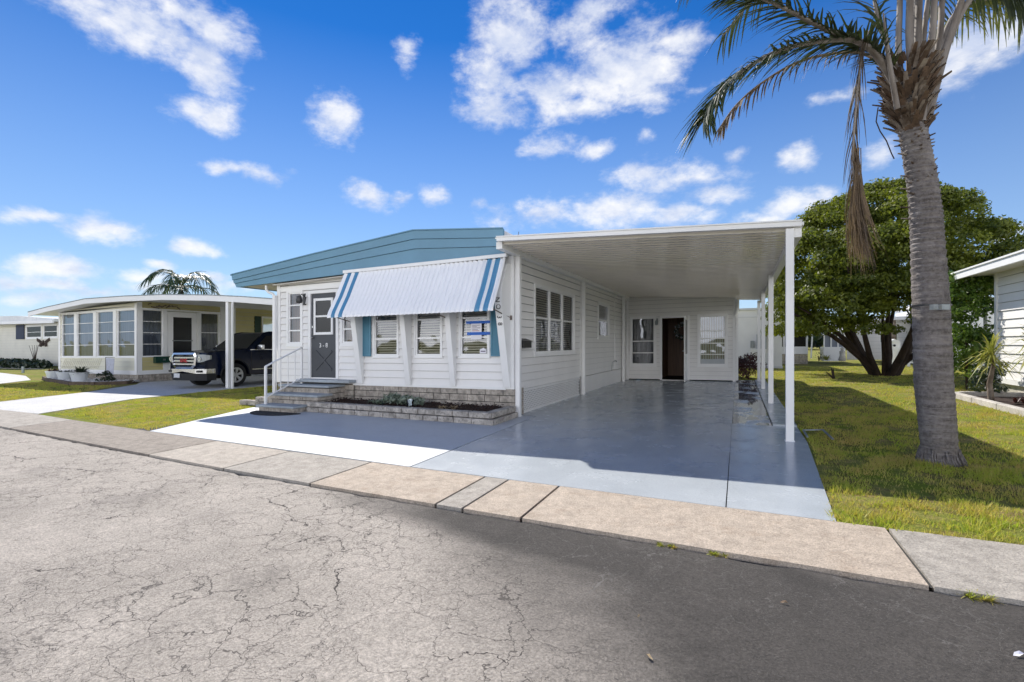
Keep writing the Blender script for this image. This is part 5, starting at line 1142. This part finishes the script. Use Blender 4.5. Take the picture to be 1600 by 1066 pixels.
for s in (-1,1):
    b = MB(); P = [(.655,-.085,1.10,.86),(.76,-.065,1.11,.86),(.86,-.035,1.11,.88),(.915,.01,1.10,.91),(.955,.12,1.08,.95)]
    vs = []
    for x, y, zt, zb in P: vs += [(TX+s*x,TY+y,zt),(TX+s*x,TY+y,zb)]
    for x, y, zt, zb in P: vs += [(TX+s*(x-.06),TY+y+.12,zt),(TX+s*(x-.06),TY+y+.12,zb)]
    b.add(vs, [(2*i,2*i+2,2*i+3,2*i+1) for i in range(4)] + [(2*i,2*i+2,2*i+12,2*i+10) for i in range(4)] + [(2*i+1,2*i+3,2*i+13,2*i+11) for i in range(4)] + [(0,1,11,10),(8,9,19,18)]); h = b.build('headlight','lamp_glass',tk)
    b = MB(); b.disc((TX+s*.74,TY-.08,.97),(0,1,0),.03,.075,.03,14); b.build('lens','chrome',h)
b = MB(); BP = [(-.98,.20),(-.93,.02),(-.6,-.13),(0,-.17),(.6,-.13),(.93,.02),(.98,.20)]
for (xa,ya),(xb,yb) in zip(BP,BP[1:]):
    za0 = .50 if abs(xa) > .5 else .57; zb0 = .50 if abs(xb) > .5 else .57
    b.prism([(TX+xa,TY+ya,za0),(TX+xb,TY+yb,zb0),(TX+xb,TY+yb,.645),(TX+xa,TY+ya,.645)],(0,.08,0))
b.build('bumper','chrome',tk,smooth=40)
b = MB()
for (xa,ya),(xb,yb) in zip(BP,BP[1:]): b.prism([(TX+xa*.97,TY+ya+.04,.27),(TX+xb*.97,TY+yb+.04,.27),(TX+xb,TY+yb+.01,.50),(TX+xa,TY+ya+.01,.50)],(0,.1,0))
b.build('lower_bumper','black_plastic',tk)
for s in (-1,1): b = MB(); b.box(TX+s*.70-.12,TX+s*.70+.12,TY-.115,TY-.06,.535,.60); b.build('fog_light','black_plastic',tk)
b = MB(); b.box(TX-.15-.4+.1,TX-.15+.0,TY-.165,TY-.15,.36,.50); b.build('licence_plate','plate',tk)

# ------------------------------------------------------------------ far left
fh = thing('beige_house','long beige sided house with navy shutter far behind at the left edge','house',(-52,21,0)); FF = front(19.0)
b = MB(); siding(b, FF, -70,-46.0,.1,3.45,[(-51.2,-48.9,2.3,3.22),(-48.5,-46.5,2.3,3.2)],lap=.22,out=.02); b.build('siding', ['beige_siding','groove_shade'],fh)
b = MB(); b.prism([(-71,18.4,4.15),(-56,18.4,4.12),(-51,18.4,4.0),(-45.5,18.4,3.62),(-45.5,18.4,3.40),(-71,18.4,3.6)],(0,10,0)); b.build('roof','roof_metal',fh)
b = MB(); b.prism([(-71,18.3,3.80),(-45.5,18.3,3.50),(-45.5,18.3,3.28),(-71,18.3,3.56)],(0,.1,0)); b.build('fascia','trim',fh)
for a, c in ((-51.2,-48.9),(-48.5,-46.5)): window(fh, FF, a, c, 2.3, 3.2, hb=(2.72,), blind=None, cas=.10, fr=.05, glass='screen_dark')
b = MB(); b.fbox(FF,-52.8,-51.5,.02,.08,2.2,3.35); b.build('shutter','navy_shutter',fh)
bf = MB(); c0 = Vector((-48.5,18.93,1.92))
for s in (-1,1):
    bf.prism([(c0.x+s*.05,c0.y,c0.z),(c0.x+s*.95,c0.y,c0.z+.34),(c0.x+s*.98,c0.y,c0.z+.10),(c0.x+s*.55,c0.y,c0.z-.05)],(0,.03,0)); bf.prism([(c0.x+s*.05,c0.y,c0.z-.02),(c0.x+s*.55,c0.y,c0.z-.07),(c0.x+s*.60,c0.y,c0.z-.32),(c0.x+s*.3,c0.y,c0.z-.36)],(0,.03,0))
bf.box(c0.x-.05,c0.x+.05,c0.y-.01,c0.y+.04,c0.z-.3,c0.z+.15); tag(bf.build('butterfly_ornament','bark_dark',origin=(c0.x,c0.y,c0.z+tilt(c0.x))),'dark metal butterfly ornament on the far beige wall','ornament')
rr = random.Random(6); b = MB(); base = (-48.1,18.3,.1)
for k in range(6): a = rr.uniform(-.8,.8); b.tube([base,(base[0]+a*.4,18.3,.9),(base[0]+a*1.1,18.3,1.7)],[.03,.02,.01],4)
tag(b.build('bare_shrub','bark_dark',origin=(-48.1,18.3,tilt(-48.1))),'thin bare shrub against the far beige wall under the butterfly','shrub')
hd = thing('hedge','clipped dark green hedge in front of the far beige house','hedge',(-50,18,0)); cl = []
for i in range(220): cl.append((-70+24.5*rr.random(),17.6+.6*rr.random(),rr.uniform(.1,.42)+tilt(-55),.45,.8))
crown('foliage','leaf_dark',cl,.12,5,hd,90)
b = MB(); brick_wall(b, front(17.0),-60,-44,-.3,.02,-.2,0,.8,.16,.01,7); tag(b.build('block_border','block',origin=(-52,17,tilt(-52))),'long low block border below the dark hedge','garden border')
pp = MB(); pp.tube([at(36,597,28.5),at(36,573,28.5)],.07,8); pp.t=False; tag(pp.build('pipe_post','dull_steel',origin=tuple(at(36,597,28.5))),'short grey pipe post at the lawn edge on the far left','post')

def far_palm(label, base, top, R_, seed, n=13, m='leaf_far_palm'):
    t = thing('distant_palm', label, 'palm tree', base, tilted=False); rr = random.Random(seed)
    b = MB(False); b.tube([base,(base[0]+.1,base[1],(base[2]+top[2])/2),top],[.18,.14,.13],8); b.build('trunk','bark_dark',t,smooth=60)
    T = Vector(top)
    for i in range(n):
        a = 2*math.pi*i/n+rr.uniform(-.2,.2); u = rr.uniform(-.2,1.0); d = Vector((math.cos(a),math.sin(a),0)); P = [T, T+d*R_*.3*(1-u*.5)+Vector((0,0,R_*.35*u+.1)), T+d*R_*.65*(1-u*.4)+Vector((0,0,R_*.45*u)), T+d*R_*(1-u*.4)+Vector((0,0,R_*.25*u-.35*R_*(1-u)))]
        frond(t, P, (.04,.012), 1, R_*.30, .12, 56, 1.3, 1, m, m, seed=seed*50+i, width=.035)
bp = at(283,600,34); far_palm('green palm whose fronds rise behind the yellow house roof', (bp.x,bp.y,tilt(bp.x)), tuple(at(283,448,34)), 2.9, 3)
# leafless twiggy trees peeping over the far roofs
def twig_tree(label, x, y, h, spread, seed, leaves=0, lsize=.1):
    t = thing('twiggy_tree', label, 'tree', (x,y,0), 'thin trees showing over the roofs'); rr = random.Random(seed); z = tilt(x); b = MB(False); cl = []
    b.tube([(x,y,z),(x,y,z+h*.5)],[.2,.14],7)
    for k in range(16):
        a = rr.uniform(0,6.28); q = Vector((x,y,z+h*rr.uniform(.35,.5))); e = Vector((math.cos(a)*spread*rr.uniform(.3,1),math.sin(a)*spread*rr.uniform(.3,1),h*rr.uniform(.35,.55))); m1 = q+e*.5+Vector((0,0,.2)); b.tube([q,m1,q+e],[.08,.05,.015],5)
        for j in range(5): f = Vector((rr.uniform(-1,1),rr.uniform(-1,1),rr.uniform(-.2,1)))*spread*.25; s_ = m1.lerp(q+e,rr.random()); b.tube([s_,s_+f],[.025,.01],4); cl.append((*(s_+f),rr.uniform(.15,.35),.8))
    b.build('branches','bark_dark',t)
    if leaves: crown('crown','leaf_dark',cl,lsize,seed,t,leaves)
twig_tree('sparse twiggy tree over the left end of the beige roof',-66,33,6.6,4.0,2,60,.11)
twig_tree('sparse twiggy tree between the beige and yellow houses',-52.5,30,5.6,2.4,4,60,.09)
q = at(797,372,30); twig_tree('small treetop showing over the corner of the carport roof',q.x,q.y,7.9,.8,9,200,.10)

# ------------------------------------------------------------------ houses behind, on the right
hb = thing('white_house','plain white walled house behind the utility room','house',(0,30,0)); b = MB()
b.box(-4,1.95,28.0,36,0,2.98); b.build('wall','trim',hb); b = MB(); b.box(-4.1,2.1,27.9,36.1,2.98,3.08); b.box(-4.0,1.97,27.97,28.0,2.6,2.64); b.box(-4,1.97,27.96,28.0,.0,.12); b.build('roof','roof_metal',hb)
b = MB(); b.box(.80,1.25,27.80,27.99,.98,1.72); b.build('utility_box','grey_box',hb)
b = MB(); b.disc((.62,27.92,1.25),(0,1,0),.0,.10,.12,16); b.box(.52,.72,27.96,27.99,1.05,1.4); b.build('electric_meter','dull_steel',hb)
ac = thing('air_conditioner','small white air conditioning unit with round fan grille behind the utility room','air conditioner',(.7,27.3,0)); b = MB(); b.box(.48,1.05,27.0,27.35,.05,1.0); b.build('case','trim',ac,bevel=(.02,2)); b = MB(); b.disc((.76,26.99,.62),(0,1,0),.16,.20,.02,20); b.disc((.76,26.99,.62),(0,1,0),.0,.05,.03,12); b.disc((.76,26.99,.62),(0,1,0),.09,.105,.02,16); b.build('fan_grille','dark_metal',ac)
ds = thing('screened_house','low white house with dark screened windows behind the carport posts','house',(2,36,.3)); FS = front(34.0); b = MB()
b.fbox(FS,-1,3.72,-.2,0,.60,1.04); b.fbox(FS,-1,3.72,-.2,0,2.5,2.8); 
for u in (.0,2.42,3.62): b.fbox(FS,u,u+.10,-.2,.003,1.04,2.5)
b.box(-1,3.72,34.2,40,.6,2.75); b.build('wall','trim',ds); b = MB(); b.fbox(FS,-1,3.72,-.06,-.03,1.04,2.5); b.build('window_screen','screen_dark',ds); b = MB(); brick_wall(b,FS,-1,3.72,-.1,.60,-.2,-.01,.4,.2,.004,4); b.build('block_base','block_face',ds)
b = MB(); b.box(-1.3,4.1,33.5,40.5,2.8,2.95); b.build('roof','roof_metal',ds)
b = MB(); b.bar((3.95,33.6,2.8),(3.85,33.7,.35),.07); b.bar((3.85,33.7,1.9),(4.5,33.7,1.9),.07); b.build('downspout','trim',ds)
bush('blue_green_bush','tiny dark bush by the screened house corner',4.35,34.5,.3,.55,'leaf_dark',8,.06,14,100,z0=.2)
y2 = thing('yellow_plant','small yellow green spiky plant near the awning porch','plant',(4.75,33,.1)); b = MB(); rosette(b,(4.55,33.2,.25),.5,.6,46,.035,random.Random(3)); b.build('leaves','leaf_yucca',y2)
ap = thing('awning_porch','small white porch with sloping awning roof and screens behind the tree','porch',(6,35,.2)); FA = front(34.6)
b = MB(); b.fbox(FA,4.6,5.7,-1.4,0,.15,1.0); 
for u in (4.6,4.95,5.3,5.64): b.fbox(FA,u,u+.07,-.1,0,1.0,1.75)
for y in (34.9,35.4,35.9): b.box(5.64,5.71,y,y+.07,1.0,2.0)
b.build('frame','trim',ap); b = MB(); b.fbox(FA,4.66,5.66,-.09,-.06,1.0,1.75); b.build('screen','curtain',ap); b = MB(); b.prism([(4.45,34.3,1.70),(5.85,34.3,1.95),(5.85,36.4,2.5),(4.65,36.4,2.4)],(0,0,.06)); b.build('awning_roof','trim',ap)
wh = thing('white_sided_house','long white sided house behind the spreading tree','house',(9,38,.2)); FWH = front(36.0)
b = MB(); siding(b,FWH,6.0,16,.2,2.55,[(7.7,8.5,1.25,2.2)],lap=.22,out=.02); b.build('siding', ['siding','groove_shade'],wh); b = MB(); b.fbox(FWH,7.72,8.48,-.05,-.02,1.27,2.18); b.build('window','screen_dark',wh); b = MB(); b.prism([(5.8,35.4,2.55),(16.5,35.4,2.55),(16.5,35.4,2.75),(5.8,35.4,2.75)],(0,7,0)); b.build('roof','roof_metal',wh)
bt2 = MB(); bt2.box(7.35,7.95,33.9,34.1,.2,2.5); tag(bt2.build('brown_post','boot',origin=(7.6,34,tilt(7.6))),'wide brown post or panel seen between the tree trunks','post')
bx = thing('birdhouse','white birdhouse shaped box with dark hole behind the tree trunks','birdhouse',(7.3,31.5,0)); b = MB(); b.box(7.05,7.55,31.4,31.7,.0,1.25); b.prism([(7.0,31.35,1.25),(7.6,31.35,1.25),(7.3,31.35,1.42)],(0,.4,0)); b.build('box','trim',bx); b = MB(); b.disc((7.3,31.38,1.08),(0,1,0),0,.06,.03,12); b.build('hole','dark_metal',bx)
fe = thing('picket_fence','short run of white picket fence behind the palm trunk','fence',(8.5,31,0))
for k in range(13): b = MB(); x = 7.2+k*.27; b.add([(x,31,.02),(x+.12,31,.02),(x+.12,31,.95),(x+.06,31,1.03),(x,31,.95),(x,31.03,.02),(x+.12,31.03,.02),(x+.12,31.03,.95),(x+.06,31.03,1.03),(x,31.03,.95)],[(0,1,2,3,4),(9,8,7,6,5),(0,1,6,5),(1,2,7,6),(2,3,8,7),(3,4,9,8),(4,0,5,9)]); b.build('picket','trim',fe)
b = MB(); b.box(7.1,10.8,31.03,31.06,.85,.93); b.box(7.1,10.8,31.03,31.06,.18,.26); b.build('rail','trim',fe)
ar = thing('cream_arch_house','cream house with low arched roof seen right of the palm trunk','house',(11,33,0)); b = MB(); pts = [(9.0+3.4*i/10, 33.0, 3.2+.55*math.sin(math.pi*i/10)) for i in range(11)]; b.prism(pts,(0,6,0)); b.build('roof','soffit',ar); b = MB(); b.box(9.1,12.3,33.1,38.9,.0,3.22); b.build('wall','trim',ar)
gn = MB(); rr = random.Random(12)
gn.lathe((5.35,33.4,.2),[(.16,0),(.2,.1),(.12,.35),(.15,.55),(.06,.62),(.1,.72),(.0,.86)],12); tag(gn.build('garden_ornament','concrete_edge',origin=(5.35,33.4,tilt(5.35)+.2),smooth=50),'small pale garden ornament beside the awning porch','ornament')

# far background trees on the horizon, as one distant wood
cl = []; rr = random.Random(77)
for i in range(420):
    x = rr.uniform(-150,150); y = rr.uniform(95,115); cl.append((x,y,rr.uniform(.5,4.2)+tilt(x),rr.uniform(1.2,2.2),.8))
tag(crown('distant_wood','leaf_dark',cl,.5,6,None,22),'dark line of trees along the horizon behind the houses','woodland',kind='stuff')

# ------------------------------------------------------------------ small things on the street
def leaf(label, px, py, L, a, m_='straw'):
    c, s = math.cos(YAW), math.sin(YAW); u, v = (px-800)/F_PX, (HOR-py)/F_PX; rx, ry = u*c-s, u*s+c; t = (-.03-CAMH)/(v-SLOPE*rx); x, y = t*rx, t*ry
    b = MB(); d = Vector((math.cos(a),math.sin(a),0)); e = Vector((-d.y,d.x,0)); c0 = Vector((x,y,-.022)); b.add([c0-d*L, c0-d*L*.3+e*L*.35+Vector((0,0,.006)), c0+d*L*.5+e*L*.3+Vector((0,0,.01)), c0+d*L, c0+d*L*.4-e*L*.3+Vector((0,0,.008)), c0-d*L*.4-e*L*.3, c0+Vector((0,0,.002))],[(0,1,6),(1,2,6),(2,3,6),(3,4,6),(4,5,6),(5,0,6)])
    tag(b.build('fallen_leaf',m_,origin=(x,y,-.03+tilt(x))),label,'leaf','fallen leaves on the street')
leaf('tan curled leaf near the middle of the bottom edge of the photo',1015,1030,.022,2.4)
leaf('small brown leaf on the dark asphalt below the peach kerb',1225,944,.018,.2,'dead_leaf')
leaf('pale leaf at the bottom right edge of the photo',1592,1026,.03,.6,'paper')
leaf('tiny pale leaf on the dark asphalt left of the brown leaf',998,966,.010,1.0)
def weed(label, x, seed, s_=1.0):
    b = MB(); rr = random.Random(seed); y = curb_y(x)-.01
    for k in range(5): rosette(b,(x+rr.uniform(-.05,.05)*s_,y+rr.uniform(-.015,.015),-.03),.035*s_,.03*s_,22,.004,rr)
    tag(b.build('weed','blade',origin=(x,y,-.03+tilt(x))),label,'weed','weeds in the kerb joint')
weed('green weed tuft in the kerb joint at the right edge of the street',1.13,1,1.6); weed('small weed in the kerb joint below the long peach slab',-.43,2); weed('tiny weed in the kerb joint right of the small one',-.12,3)
